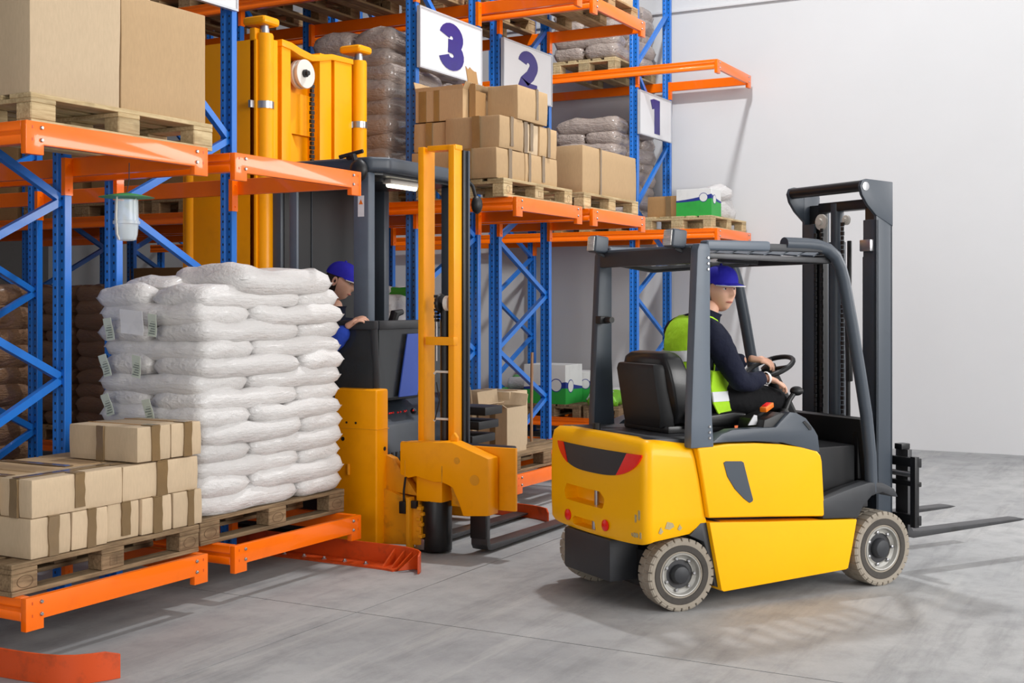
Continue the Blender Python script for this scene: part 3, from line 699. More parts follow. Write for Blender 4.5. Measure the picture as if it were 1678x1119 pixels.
for q, (x, y, zz, h_, nm) in enumerate(((8.5, 10.25, .30, 1.5, 'low shelf, third bay, nearest'), (8.5, 11.15, .30, 1.5, 'low shelf, third bay, middle'), (8.5, 12.0, .30, 1.5, 'low shelf, third bay, farthest'),
        (8.5, 9.35, 2.44, 1.2, 'middle shelf beside the second frame'), (8.5, 10.25, 2.44, 1.3, 'middle shelf, third bay, nearest'), (8.5, 11.15, 2.44, 1.3, 'middle shelf, third bay, middle'), (8.5, 12.0, 2.44, 1.3, 'middle shelf, third bay, farthest'),
        (9.9, 8.55, .30, 1.7, 'low shelf of the rack behind, nearest'), (9.9, 9.4, .30, 1.7, 'low shelf of the rack behind, farther'), (9.9, 7.62, 2.44, 1.4, 'middle shelf of the rack behind, nearest'), (9.9, 8.55, 2.44, 1.4, 'middle shelf of the rack behind, farther'))):
    carton(f'dark carton added as background filler on the {nm}', x, x+1.0, y, y+.78, zz+.002, zz+h_, 'cardboard_brown', [], 90+q, 'dark filler cartons deep in the racks')  # cartons added to block the grey wall and keep the background dark
# half loaded pallet near the floor between the trucks
open_carton('open beige carton with raised flaps on the half loaded pallet', 8.50, 8.84, 5.02, 5.42, .30+PZ, .80, 'cardboard_light', [('l', 78, .16), ('b', 60, .14), ('r', 70, .1), ('f', 12, .1)], None, 7, [('f', .6, .05)])
open_carton('taller open beige carton with taped side on the half loaded pallet', 8.56, 8.88, 4.74, 5.0, .30+PZ, .80, 'cardboard_light', [('r', 70, .1), ('b', 82, .12), ('l', 20, .08)], None, 9, [('l', .5, .05)])
carton('tall beige carton at the right on the half loaded pallet', 8.89, 9.2, 4.9, 5.3, .30+PZ, .90, 'cardboard_light', [], 80)
b = MB().tube([(0, 0, 0), (.02, .01, .45), (.05, .02, .9)], .013, 10).build('pole', 'stick', None); b.location = (9.42, 4.98, .30); tag(b, 'thin brown wooden pole leaning on the blue upright', 'pole'); b.name = 'wooden_pole'
# low shelf by the wall
pallet('old pallet holding green printed boxes near the floor by the wall', 13.02, 6.25, .30, 'old_wood')
pallet('old pallet with white bags near the floor, behind the forklift post', 13.02, 5.78-.02-.0, .30, 'old_wood', sy=.56)
printed_box('tall white box with green printed base, near the floor by the wall', 13.05, 13.5, 6.45, 7.0, .30+PZ, .90, .36, .05)
printed_box('small green printed box beside the larger one near the floor', 13.52, 13.95, 6.35, 6.65, .30+PZ, .80, .45, .1)
rn = random.Random(5)
for k in range(6):
    sack(f'green and white packet, {ORD[k]} of the pile near the floor' if k else 'green and white packet at the bottom of the pile near the floor', 13.2+.28*(k % 3), 7.3+.1*(k % 2), .30+.02+.13*(k//2)+.0, .34, .24, .14, R(rn.uniform(-40, 40)), 'bag_green' if k % 2 else 'pale_sack', k, 'packets near the floor')
pallet('old pallet under the green and white packets', 13.02, 7.0, .18, 'old_wood', sy=.9)
sack('lime green and white bag flopped over the pallet edge near the floor', 13.25, 6.02, .30+PZ, .5, .32, .11, R(10), 'lime', 2, 'bags near the floor')
sack('white bag behind the lime green one near the floor', 13.6, 6.1, .30+PZ, .62, .34, .13, R(-8), 'pale_sack', 1, 'bags near the floor')
pallet('small stub of a pallet showing behind the seat of the forklift', 13.05, 4.9, .30, 'pale_wood', sy=.6)
sack('crumpled white plastic bag beside the green box, high by the wall', 13.78, 4.98, 2.44+PZ, .55, .4, .26, R(75), 'pale_sack', 3, 'white bags beside the green box', pitch=.2)
sack('crumpled white plastic bag heaped on the other, high by the wall', 13.74, 4.9, 2.78, .42, .34, .17, R(50), 'pale_sack', 5, 'white bags beside the green box', pitch=-.25)
for o in [x for x in bpy.data.objects if x.get('group') in ('white bags beside the green box', 'bags near the floor')]:
    o.data = o.data.copy()
    for v in o.data.vertices:
        n = noise.noise_vector(v.co*7+Vector((o.location.x*9, 0, 0))); m_ = noise.noise_vector(v.co*19)
        v.co += n*.05+m_*.018; v.co.z = max(v.co.z, .002)
MB().box(0, .75, 0, .04, 0, .05).build('plank', 'sign_white', None, loc=(9.0, 5.7, .98))
o = bpy.data.objects['plank']; tag(o, 'white plank wedged between blue uprights', 'plank'); o.name = 'white_plank'

# ---------------------------------------------------------------- insect trap hanging from the shelf
t = thing('insect_trap', 'clear plastic insect trap with green lid hanging below the shelf', 'trap', (4.52, 4.66, 1.93))
MB().lathe([(.135, .0), (.12, .004), (.045, .018), (.02, .022)], (0, 0, .215), (0,0,1), 28).build('lid', 'trap_green', t)
MB().lathe([(.056, .205), (.058, .12), (.060, .10), (.066, .098), (.066, .084), (.058, .08), (.053, .03), (.046, .004), (.03, 0), (.028, .004), (.043, .008), (.05, .03), (.055, .082), (.055, .2)], (0, 0, 0), (0,0,1), 28, cap=False).build('jar', 'clear_plastic', t)
k = MB()
for s_ in (-1, 1): k.tube([(s_*.062, 0, .215), (s_*.066, 0, .12), (s_*.06, 0, .03), (s_*.045, 0, .004)], .004, 6)
k.build('bracket', 'cream_plastic', t); MB().lathe([(.04, 0), (.045, .05)], (0, 0, .02), (0,0,1), 20).build('liquid', 'clear_plastic', t)
MB().tube([(0, 0, .237), (.012, -.005, .3), (-.004, -.022, .385)], .0022, 6).build('wire', 'black_plastic', t)
# ---------------------------------------------------------------- man-up turret truck in the aisle
tk = thing('turret_truck', 'tall yellow aisle truck with lifting mast, standing behind the white sacks', 'truck', (0, 0, 0))
Y_ = 'truck_yellow'
# rear main mast
m = MB()
for x in (6.77, 7.89): pass
MB().box(6.765, 6.80, 5.74, 6.42, .12, 3.46).box(6.765, 6.91, 5.75, 5.80, .12, 3.54).build('mast_side_plate', Y_, tk, bev=.008)
MB().box(8.02, 8.055, 5.74, 6.42, .12, 3.46).build('mast_side_plate', Y_, tk, bev=.008)
for x, zt in ((6.845, 3.5), (7.965, 3.5)):
    o = MB().lathe([(.062, 0), (.062, zt-.21), (.056, zt-.195)], (x, 5.73, .2), (0,0,1), 24).build('lift_cylinder', Y_, tk)
    MB().lathe([(.034, zt-.21), (.034, zt-.16), (.03, zt-.16), (.03, zt-.1)], (x, 5.73, .2), (0,0,1), 16).build('piston_rod', 'steel', o)
    MB().lathe([(.066, 0), (.066, .05)], (x, 5.73, 2.98), (0,0,1), 24).box(x-.12, x, 5.755, 5.775, 2.98, 3.03).build('clamp', 'steel', o)
    MB().box(x-.09, x+.09, 5.66, 5.86, 3.56, 3.62).build('mast_cap', Y_, tk, bev=.03, seg=3)
MB().cyl((6.62+.18, 6.36, .2), (6.62+.18, 6.36, 3.2), .055).build('rear_cylinder', Y_, tk)
for x0, x1 in ((6.905, 6.975), (7.02, 7.12), (7.46, 7.60), (7.64, 7.86)):
    b = MB(); b.box(x0, x1, 5.72, 5.745, .2, 3.48); b.box(x0, x0+.02, 5.74, 5.96, .2, 3.48); b.box(x1-.02, x1, 5.74, 5.96, .2, 3.48)
    b.build('mast_channel', Y_, tk, bev=.004)
MB().box(6.96, 7.66, 5.86, 5.98, .2, 3.4).build('mast_gap_shade', 'black_paint', tk)  # black slab added behind the channels so their gaps look shaded
b = MB(); b.prism([(7.01, 3.50), (7.01, 3.45), (7.12, 3.44), (7.22, 3.415), (7.36, 3.40), (7.48, 3.42), (7.6, 3.45), (7.87, 3.46), (7.87, 3.50), (7.6, 3.495), (7.5, 3.475), (7.36, 3.45), (7.22, 3.47), (7.12, 3.495)], 'y', 5.71, 5.92)
b.build('mast_crosshead', Y_, tk, bev=.006)
b = MB(); b.prism([(7.12, .4), (7.12, 2.85), (7.2, 2.86), (7.28, 2.72), (7.32, 2.4), (7.32, .4)], 'y', 5.78, 5.8); b.build('mast_web', Y_, tk)
MB().box(7.12, 7.46, 5.80, 5.82, 2.86, 3.16).build('mast_web', Y_, tk)
MB().box(7.12, 7.46, 5.835, 5.85, .4, 3.36).build('mast_back_panel', Y_, tk)
o = MB().lathe([(.105, 0), (.105, .03), (.09, .035), (.09, .045), (.105, .05), (.105, .075)], (7.265, 5.77, 3.29), (0,-1,0), 32).build('chain_pulley', 'cream_plastic', tk, bev=.003, seg=1)
MB().lathe([(.028, 0), (.028, .02), (.018, .022), (.018, .04)], (7.245, 5.695, 3.29), (0,-1,0), 16).build('pulley_hub', 'black_plastic', o)
def chain(parent, x, y, z0, z1, dx=0, w_=.03, mat='black_paint', pitch=.032, name='lift_chain'):
    b = MB(); n = int((z1-z0)/pitch)
    for k in range(n):
        u = k/n; b.cbox((x+dx*u, y, z0+(z1-z0)*u+pitch*.4), (w_ if k % 2 else w_*.7, .02, pitch*.84))
    return b.build(name, mat, parent, smooth=0)
chain(tk, 7.365, 5.72, .4, 3.3, w_=.04)
# chassis behind and below
MB().box(6.86, 8.04, 5.0, 6.5, .05, .42).build('chassis', 'black_paint', tk, bev=.02)
b = MB().box(6.84, 8.06, 5.82, 5.98, .42, 1.3); b.build('cab_rear_wall', 'black_paint', tk)
for y in (5.3, 6.3):
    for x in (6.98, 7.92): MB().lathe([(.05, 0), (.14, 0), (.15, .015), (.15, .1), (.14, .115), (.05, .115)], (x-.05, y, .15), (1,0,0), 28).build('wheel', 'tyre_dark', tk)
# front left outrigger: leg post, arm and gusset
b = MB(); b.box(6.75, 6.89, 4.714, 5.06, .03, 1.055); b.build('front_leg', Y_, tk, bev=.02, seg=3)
MB().box(6.7515-.003, 6.8915, 4.711, 5.063, .79, .7935).build('seam', 'worn_yellow', tk)
h = MB()
for y, z, r_ in ((4.955, .83, .008), (4.88, .83, .008), (4.985, .72, .014)): h.lathe([(r_, 0), (r_, .002)], (6.7495, y, z), (-1,0,0), 12)
h.lathe([(.014, 0), (.014, .002)], (6.842, 4.7135, .66), (0,-1,0), 16)
h.build('bolt_holes', 'black_plastic', tk)
for y, z in ((4.94, .52), (4.94, .14)): MB().tube([(6.7495, y, z-.035), (6.7475, y, z), (6.7495, y, z+.035)], .011, 8).build('weld_slot', 'worn_yellow', tk)
b = MB(); b.prism([(4.72, .03), (4.72, .40), (4.50, .34), (4.42, .30), (4.42, .05)], 'x', 6.83, 6.95); b.prism([(4.72, .38), (4.72, .62), (4.66, .60), (4.46, .36)], 'x', 6.86, 6.92)
b.build('front_arm', 'worn_yellow', tk, bev=.012)
MB().box(6.78, 6.845, 4.48, 4.505, .0, .36).build('arm_stop_plate', 'worn_yellow', tk, bev=.003)
b = MB(); rn = random.Random(2)
for k in range(9): b.cbox((6.83+rn.uniform(-.02, .03), 4.43+rn.uniform(-.03, .03), .08+.035*k), (.05, .03, .022))
b.build('hinge_knuckles', 'worn_yellow', tk, bev=.003, seg=1)
# right outrigger, mostly hidden
MB().box(8.0, 8.1, 4.75, 5.06, .03, .6).build('front_leg', Y_, tk, bev=.02)
# cab: posts, guard, console
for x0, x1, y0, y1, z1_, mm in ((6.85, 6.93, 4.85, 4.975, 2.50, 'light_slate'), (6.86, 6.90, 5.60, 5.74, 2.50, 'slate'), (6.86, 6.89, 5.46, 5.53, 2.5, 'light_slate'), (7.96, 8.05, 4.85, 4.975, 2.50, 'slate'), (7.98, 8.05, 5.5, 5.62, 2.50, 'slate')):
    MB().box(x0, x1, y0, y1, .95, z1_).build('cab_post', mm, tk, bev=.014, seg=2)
MB().box(6.90, 8.0, 5.60, 5.66, .95, 2.50).build('cab_back_panel', 'black_paint', tk)
MB().box(7.2, 7.206, 5.594, 5.6, 1.3, 2.45).build('panel_seam', 'slate', tk)
g = MB(); g.prism([(6.84, 5.72), (6.84, 4.84), (6.95, 4.74), (7.95, 4.74), (8.06, 4.84), (8.06, 5.72)], 'z', 2.50, 2.60)
g.build('overhead_guard', 'slate', tk, bev=.03, seg=3)
MB().prism([(6.88, 5.66), (6.88, 4.9), (6.98, 4.82), (7.92, 4.82), (8.02, 4.9), (8.02, 5.66)], 'z', 2.485, 2.502).build('guard_lining', 'black_paint', tk)
for x, y in ((7.40, 4.95), (7.02, 5.3)):
    f = MB().box(x-.19, x+.19, y-.035, y+.035, 2.452, 2.486).build('lamp_housing', 'cream_plastic', tk, bev=.006)
    MB().tube([(x-.17, y, 2.447), (x+.17, y, 2.447)], .02, 12).build('lamp_tube', 'lamp_glow', f, label='lit fluorescent tube')
for x in (7.15,): MB().lathe([(.07, 0), (.08, .02), (.08, .03)], (x, 5.02, 2.462), (0,0,1), 20).build('cab_fan', 'black_plastic', tk)
b = MB(); b.tube([(6.83, 5.0, 2.60), (6.80, 4.93, 2.60), (6.78, 4.9, 2.55)], .02, 8); b.ball((6.78, 4.88, 2.50), .085, 14, 8, (.55, .8, .9)); b.tube([(6.80, 5.05, 2.6), (6.83, 4.88, 2.635)], .014, 8)
b.build('work_light', 'black_plastic', tk)
b = MB(); b.tube([(8.06, 4.82, 2.56), (8.1, 4.78, 2.5), (8.11, 4.76, 2.42)], .014, 8); b.ball((8.11, 4.75, 2.36), .07, 14, 8, (.7, .6, 1)); b.build('work_light', 'black_plastic', tk)
b = MB(); b.bar((6.86, 4.79, 1.475), (8.06, 4.79, 1.475), .05, .06); b.bar((8.04, 4.79, 1.46), (7.97, 4.79, .98), .05, .05); b.bar((6.83, 4.79, 1.46), (6.86, 4.79, .98), .04, .04); b.bar((6.825, 4.765, 1.475), (6.825, 5.16, 1.475), .05, .06)
b.build('front_barrier', 'dark_grey', tk, bev=.012)
MB().box(6.9, 7.98, 4.80, 4.81, .98, 1.45).build('front_shield', 'smoked_plastic', tk)
MB().box(6.825, 6.832, 4.80, 5.14, .98, 1.45).build('side_shield', 'smoked_plastic', tk)
MB().prism([(7.10, .98), (7.33, .98), (7.45, 1.41), (7.21, 1.41)], 'y', 4.772, 4.784).build('clipboard', 'blue_panel', tk, bev=.003, seg=1)
b = MB(); b.prism([(5.5, .42), (5.5, 1.02), (5.05, .98), (4.86, .86), (4.78, .8), (4.74, .46), (4.74, .40)], 'x', 6.92, 8.0); b.build('console', 'slate', tk, bev=.02)
b = MB(); b.prism([(5.3, .95), (5.3, 1.24), (5.0, 1.3), (4.9, 1.26), (4.85, .95)], 'x', 7.08, 7.5); b.build('control_pod', 'dark_grey', tk, bev=.03)
MB().tube([(7.28, 4.98, 1.3), (7.26, 4.96, 1.42), (7.3, 4.94, 1.55), (7.36, 4.92, 1.56)], [.03, .03, .035, .02], 10).build('control_lever', 'black_plastic', tk)
l = MB(); rn = random.Random(1)
for k in range(20): l.box(6.96+.05*k, 6.98+.05*k, 4.732, 4.742, .5, .62)
l.build('louvre', 'black_plastic', tk, smooth=0)
l = MB()
for k in range(8): l.lathe([(.011, 0), (.013, .005), (.008, .006)], (6.98+.14*k, 4.738, .475), (0,-1,0), 12)
l.build('fixing_rings', 'steel', tk)
l = MB()
for k in range(10): l.ball((6.98+.035*k+rn.uniform(-.01, .01), 4.80+rn.uniform(-.01, .02), .875), .007, 8, 6)
l.build('control_buttons', 'red_lens', tk); MB().ball((7.32, 4.80, .87), .022, 12, 8).build('knob', 'black_plastic', tk)
for k in range(3): MB().box(7.62+.04*k, 7.95, 4.50-.03*k, 4.72, .62+.1*k, .68+.1*k).build('cable_tray', 'black_plastic', tk, bev=.01)
MB().box(6.92, 6.98, 4.9, 5.4, .42, .98).build('side_step_panel', 'dark_grey', tk, bev=.01)

# swivelling auxiliary mast with the fork carriage, forks pointing to the right
X0_ = 6.97
for y0, y1, xw in ((4.49, 4.535, .14), (4.255, 4.30, .10)):
    b = MB(); b.box(X0_, X0_+xw, y0, y1, .55, 2.655); b.build('aux_mast_channel', Y_, tk, bev=.006)
MB().box(X0_+.01, X0_+.1, 4.25, 4.47, 2.625, 2.66).build('aux_mast_top_tie', Y_, tk, bev=.006)
MB().box(X0_-.012, X0_+.04, 4.25, 4.47, 1.345, 1.40).build('aux_mast_tie', Y_, tk, bev=.006)
MB().box(X0_+.105, X0_+.15, 4.245, 4.29, .62, 2.63).build('aux_mast_rail', 'black_paint', tk, bev=.004); MB().box(X0_+.152, X0_+.172, 4.235, 4.29, .62, 2.63).build('aux_mast_rail', 'slate', tk, bev=.003)
MB().cyl((X0_+.07, 4.362, .6), (X0_+.07, 4.362, 1.62), .036).build('aux_cylinder', 'black_paint', tk)
MB().cyl((X0_+.03, 4.405, 1.24), (X0_+.03, 4.405, 1.55), .007, 8).build('chain_anchor', 'steel', tk)
chain(tk, X0_+.03, 4.405, 1.5, 1.68, w_=.045, pitch=.022)
MB().lathe([(.05, 0), (.05, .03), (.02, .032), (.02, .04)], (X0_+.05, 4.345, 1.62), (0,-1,0), 24).build('aux_pulley', 'cream_plastic', tk)
MB().lathe([(.06, 0), (.065, .012), (.06, .025)], (X0_+.05, 4.40, 1.62), (0,-1,0), 24).build('aux_pulley_guard', 'black_paint', tk)
for z in (.86, 1.17): MB().tube([(X0_+.02, 4.42, z-.015), (X0_+.02, 4.405, z), (X0_+.02, 4.31, z)], .008, 8).build('tie_rod', 'cream_plastic', tk)
MB().tube([(X0_+.015, 4.40, 1.1), (X0_+.02, 4.38, .98), (X0_+.012, 4.41, .85)], .004, 6).build('hose', 'black_plastic', tk)
# carriage: back plate and angled cover
b = MB(); b.box(6.955, 6.98, 3.79, 4.66, .30, .70); b.build('carriage_plate', Y_, tk, bev=.004)
b = MB(); b.prism([(4.565, .715), (4.565, .505), (4.50, .485), (4.44, .50), (4.30, .47), (4.245, .475), (4.20, .46), (4.165, .445), (4.12, .36), (4.085, .27), (3.90, .285), (3.90, .645), (4.17, .735)], 'x', 6.80, 6.93)
b.build('carriage_cover', Y_, tk, bev=.01, seg=2)
for r_, y, z in ((.022, 4.13, .62), (.034, 4.0, .505)): MB().lathe([(r_, 0), (r_, .001)], (6.799, y, z), (-1,0,0), 24).build('cover_hole', 'worn_yellow', tk)
h = MB(); h.box(6.798, 6.802, 4.52, 4.527, .49, .60); h.box(6.798, 6.802, 4.238, 4.245, .47, .58); h.build('cover_slots', 'worn_yellow', tk)
b = MB(); b.prism([(4.165, .715), (4.165, .76), (4.19, .79), (4.215, .76), (4.22, .72)], 'x', 6.86, 6.885); b.build('lifting_eye', Y_, tk, bev=.004)
b = MB(); b.box(6.83, 7.03, 4.26, 4.46, .335, .50); b.build('pivot_block', Y_, tk, bev=.015, seg=2)
b = MB().lathe([(.06, 0), (.06, .012), (.05, .014), (.045, .05), (.03, .055)], (6.90, 4.36, .50), (0,0,1), 24); b.build('pivot_cap', 'steel', tk)
MB().lathe([(.098, 0), (.098, .33)], (6.93, 4.36, .012), (0,0,1), 32).build('pivot_column', 'black_paint', tk, bev=.004)
MB().box(6.835, 6.86, 4.40, 4.47, .02, .09).build('worn_patch', 'steel', tk, bev=.004)
MB().tube([(6.86, 4.38, .535), (6.82, 4.46, .54), (6.81, 4.525, .50), (6.81, 4.54, .40), (6.81, 4.54, .30)], .008, 8).build('hydraulic_hose', 'black_plastic', tk)
MB().box(6.795, 6.83, 4.52, 4.57, .25, .33).box(6.80, 6.83, 4.44, 4.49, .29, .34).build('hose_fitting', 'black_plastic', tk, bev=.006)
MB().cyl((6.82, 4.40, .535), (6.86, 4.36, .535), .013, 10).build('hose_coupling', 'steel', tk)
b = MB(); b.prism([(4.22, .5), (4.20, .33), (4.12, .31), (4.13, .46)], 'x', 6.86, 6.95); b.build('carriage_bracket', 'worn_yellow', tk, bev=.006)
def fork(parent, y, x0, ln, z=.03, zt=.30):
    b = MB(); rings = []
    b.prism([(x0, zt), (x0, z+.03), (x0+.02, z), (x0+.06, z-.012), (x0+ln, z-.004), (x0+ln, z+.006), (x0+.3, z+.022), (x0+.05, z+.03), (x0+.04, z+.05), (x0+.04, zt)], 'y', y-.06, y+.06)
    return b.build('fork', 'fork_steel', parent, bev=.004)
fork(tk, 4.075, 6.985, 1.45, zt=.32); fork(tk, 4.50, 6.985, 1.45, zt=.32)
MB().box(6.97, 6.985, 4.015, 4.135, .10, .33).build('fork_heel_cover', 'black_paint', tk, bev=.01)
MB().box(6.99, 7.1, 3.86, 4.6, .62, .70).build('fork_bar', 'black_paint', tk, bev=.01)
"""sticker on the cab post"""
MB().box(6.8485, 6.85, 4.885, 4.935, 2.20, 2.34).build('warning_sticker', 'paper', tk, label='white warning sticker')
t_ = MB().prism([(4.893, 2.282), (4.927, 2.282), (4.91, 2.315)], 'x', 6.8475, 6.8485).build('warning_triangle', 'amber', tk)
# ---------------------------------------------------------------- counterbalanced forklift, right foreground
fk = thing('forklift', 'yellow counterbalanced forklift with grey guard, driven across the open floor', 'forklift', (6.399, 2.815, 0), R(-33))
LY = 'lift_yellow'
W2 = .50; UR = -.225; RC = .045
def urear(v, W_=W2, ur=UR):
    a = abs(v); u = ur+.05*(v/W_)**2
    if a > W_-RC:
        q = min(1, (a-(W_-RC))/RC); u += RC-RC*math.sqrt(max(0, 1-q*q))
    return u
VS = [W2*(-1) , -.4995, -.498, -.494, -.487, -.477, -.465, -.45, -.44, -.4, -.3, -.15, 0, .15, .3, .4, .44, .45, .465, .477, .487, .494, .498, .4995, W2]
def ring(z, inset, uf, lift):
    pts = []
    k = (W2-inset)/W2
    for v in VS: pts.append([urear(v)+inset, v*k])
    pts = [[uf, -W2+inset]]+pts+[[uf, W2-inset]]
    return [(u, v, z+lift(u)) for u, v in pts]
low = lambda u: .055*min(1, max(0, (u+.18)/.16)); hi = lambda u: .045*min(1, max(0, (.12-u)/.32)); no = lambda u: 0
b = MB(); b.ring_loft([ring(.355, .05, .225, low), ring(.362, .015, .22, low), ring(.39, .003, .215, low), ring(.50, 0, .195, no), ring(.70, 0, .155, no), ring(.80, .004, .135, hi), ring(.845, .012, .125, hi), ring(.872, .035, .12, hi), ring(.882, .08, .12, hi)])
cw = b.build('counterweight', LY, fk, smooth=35)
def boolean_cut(o, boxes):
    c = MB()
    for x in boxes: c.prism(x[0], 'x', x[1], x[2])
    co = link('cut', c.mesh('cut', .012, 2), None, o.parent)
    md = o.modifiers.new('b', 'BOOLEAN'); md.object = co; md.operation = 'DIFFERENCE'; md.solver = 'EXACT'
    bpy.context.view_layer.update()
    me = bpy.data.meshes.new_from_object(o.evaluated_get(bpy.context.evaluated_depsgraph_get()))
    o.modifiers.clear(); o.data = me; bpy.data.objects.remove(co)
    for p in me.polygons: p.use_smooth = True
    me.set_sharp_from_angle(angle=R(40))
boolean_cut(cw, [([(-.15, .515), (.25, .515), (.27, .56), (.24, .605), (-.12, .605), (-.17, .57)], -.4, -.13), ([(-.08, .385), (.16, .385), (.17, .42), (.14, .435), (-.07, .435)], -.4, -.15)])
MB().cyl((-.175, -.02, .50), (-.175, -.02, .62), .014, 12).build('coupling_pin', 'steel', fk); MB().cyl((-.19, -.02, .375), (-.19, -.02, .44), .014, 12).build('coupling_pin', 'steel', fk)
def patch(name, v0, v1, zt, zb, mat, n=16, off=.004):
    b = MB(); rows = []
    for k in range(n+1):
        v = v0+(v1-v0)*k/n; u = urear(v); e = 1e-3; du = (urear(v+e)-urear(v-e))/(2*e); nn = Vector((-1, du, 0)).normalized()
        if abs(v) > .49: nn = Vector((0, math.copysign(1, v), 0))
        p0, p1 = Vector((u, v, zb(v))), Vector((u, v, max(zb(v)+.001, zt(v))))
        rows.append([p0-nn*.002, p1-nn*.002, p1+nn*off, p0+nn*off])
    b.ring_loft(rows); return b.build(name, mat, fk, smooth=40)
rn = random.Random(8)
for v0, v1, z0, z1 in ((-.455, -.44, .50, .545), (-.43, -.415, .485, .52), (-.462, -.452, .405, .43), (-.44, -.405, .405, .425), (-.40, -.39, .41, .42)): patch('scuff_mark', v0, v1, lambda v: z1+.004*math.sin(v*900), lambda v: z0+.006*math.sin(v*700), 'scuff', 8, .0012)
for u0, u1, z0, z1 in ((-.06, .0, .45, .475), (-.10, -.07, .43, .45), (.02, .05, .44, .455)):
    MB().prism([(u0, z0), ((u0+u1)/2, z0-.008), (u1, z0+.006), (u1-.01, z1), (u0+.015, z1+.01)], 'y', -.5012, -.4995).build('scuff_mark', 'scuff', fk)
sN = lambda v: (v+.06)/.41
ztop = lambda v: .835
zbot = lambda v: .835-.135*max(0, (1-min(1, abs(sN(v)))**3.2))**.65
patch('rear_band', -.40, .31, ztop, zbot, 'dark_grey', 24)
patch('tail_light', -.468, -.275, lambda v: min(ztop(v), zbot(v)+max(0, (-.275-v)/.11)*.13), zbot, 'red_lens', 16, .008); patch('tail_light', .215, .348, lambda v: min(ztop(v), zbot(v)+max(0, (v-.215)/.08)*.13), zbot, 'red_lens', 12, .008)
for v in (.217, -.177): MB().lathe([(.031, 0), (.031, .006), (.02, .012)], (urear(v)-.0, v, .43), (-1,0,0), 20).build('reflector', 'red_lens', fk)
MB().box(-.03, .16, -.24, .24, .13, .36).build('axle_weight', 'dark_grey', fk, bev=.02).location = (-.19, .02, 0)
MB().box(-.05, .25, -.30, .30, .10, .30).build('steer_axle', 'black_paint', fk, bev=.01)
MB().box(.0, 1.35, -.40, .40, .12, .80).build('chassis', 'black_paint', fk, bev=.01)
for v0, v1 in ((-.50, -.3), (.3, .50)): MB().prism([(.10, .40), (.17, .46), (.30, .46), (.30, .10), (.26, .12), (.235, .25), (.19, .36)], 'y', v0, v1).build('wheel_arch', 'dark_grey', fk, bev=.004)
def side_panels(sg):
    V0, V1 = (-.53, -.42) if sg < 0 else (.42, .53)
    up = [(.128, .862), (.165, .68), (.20, .487), (.6, .462), (1.006, .432), (.985, .74), (.975, .775), (.95, .80), (.85, .825), (.7, .85), (.52, .866), (.33, .872)]
    MB().prism(up, 'y', V0, V1).build('side_panel', LY, fk, bev=.014, seg=3)
    lo = [(.205, .464), (.285, .10), (.30, .09), (1.16, .122), (1.175, .128), (1.205, .24), (1.24, .392), (1.238, .398), (.6, .436)]
    MB().prism(lo, 'y', V0, V1).build('battery_panel', LY, fk, bev=.012, seg=3)
    s_ = V0-.004 if sg < 0 else V1
    MB().prism([(.295, .775), (.31, .782), (.415, .776), (.43, .768), (.46, .67), (.494, .565), (.49, .555), (.47, .548), (.43, .575), (.37, .63), (.32, .70)], 'y', s_, s_+.004).build('vent_cover', 'slate', fk, bev=.0015, seg=1)
    MB().prism([(.16, .88), (.34, .882), (.52, .876), (.7, .86), (.97, .79), (.955, .885), (.93, .92), (.87, .985), (.80, 1.018), (.755, 1.024), (.66, .945), (.36, .945), (.29, .925), (.24, .89)], 'y', V0+.004, V1-.03 if sg < 0 else V1).build('console', 'slate', fk, bev=.012, seg=2)
    s2 = V0+.001 if sg < 0 else V1-.001
    MB().prism([(.845, .965), (.86, .972), (.905, .935), (.905, .918), (.89, .92)], 'y', s2-.001, s2+.005).build('console_slot', 'black_plastic', fk)
    MB().prism([(.99, .42), (.985, .525), (1.20, .575), (1.34, .60), (1.44, .59), (1.53, .55), (1.56, .50), (1.52, .505), (1.44, .535), (1.36, .525), (1.29, .47), (1.25, .405)], 'y', V0, V1).build('front_fender', 'dark_grey', fk, bev=.008)
side_panels(-1); side_panels(1)
MB().box(.98, 1.42, -.43, .43, .44, .53).build('floor_plate', 'fork_steel', fk, bev=.005)
MB().prism([(1.42, .50), (1.36, .95), (1.40, .96), (1.48, .86), (1.48, .50)], 'y', -.43, .43).build('front_cowl', 'black_plastic', fk, bev=.012)
f = MB(); f.box(1.37, 1.40, -.40, -.36, .60, .93).box(1.37, 1.40, -.40, .40, .90, .94).box(1.37, 1.40, -.36, .40, .78, .80); f.build('cowl_frame', 'black_paint', fk, bev=.005)
MB().tube([(1.36, -.36, .72), (1.36, -.08, .73)], .022, 10).build('foot_rest', 'cream_plastic', fk)
MB().prism([(-.14, .915), (.16, .905), (.6, .90), (.62, .86), (-.14, .86)], 'y', -.44, .44).build('hood', 'dark_grey', fk, bev=.02, seg=2)
MB().prism([(.58, .90), (.60, .985), (.72, 1.02), (.78, 1.01), (.8, .86), (.62, .86)], 'y', -.53+.03, -.28).build('arm_console_top', 'black_plastic', fk, bev=.01)
o = MB().box(-.05, .05, -.02, .02, 0, .028).build('rocker_switch', 'amber', fk, bev=.005, loc=(.70, -.40, 1.03), rot=(0, R(-14), R(25)))
MB().box(-.03, .03, -.013, .013, .028, .033).build('switch_cap', 'red_lens', o)
MB().cyl((-.10, .10, .915), (-.10, .10, .95), .022, 14).build('hood_latch', 'black_plastic', fk)
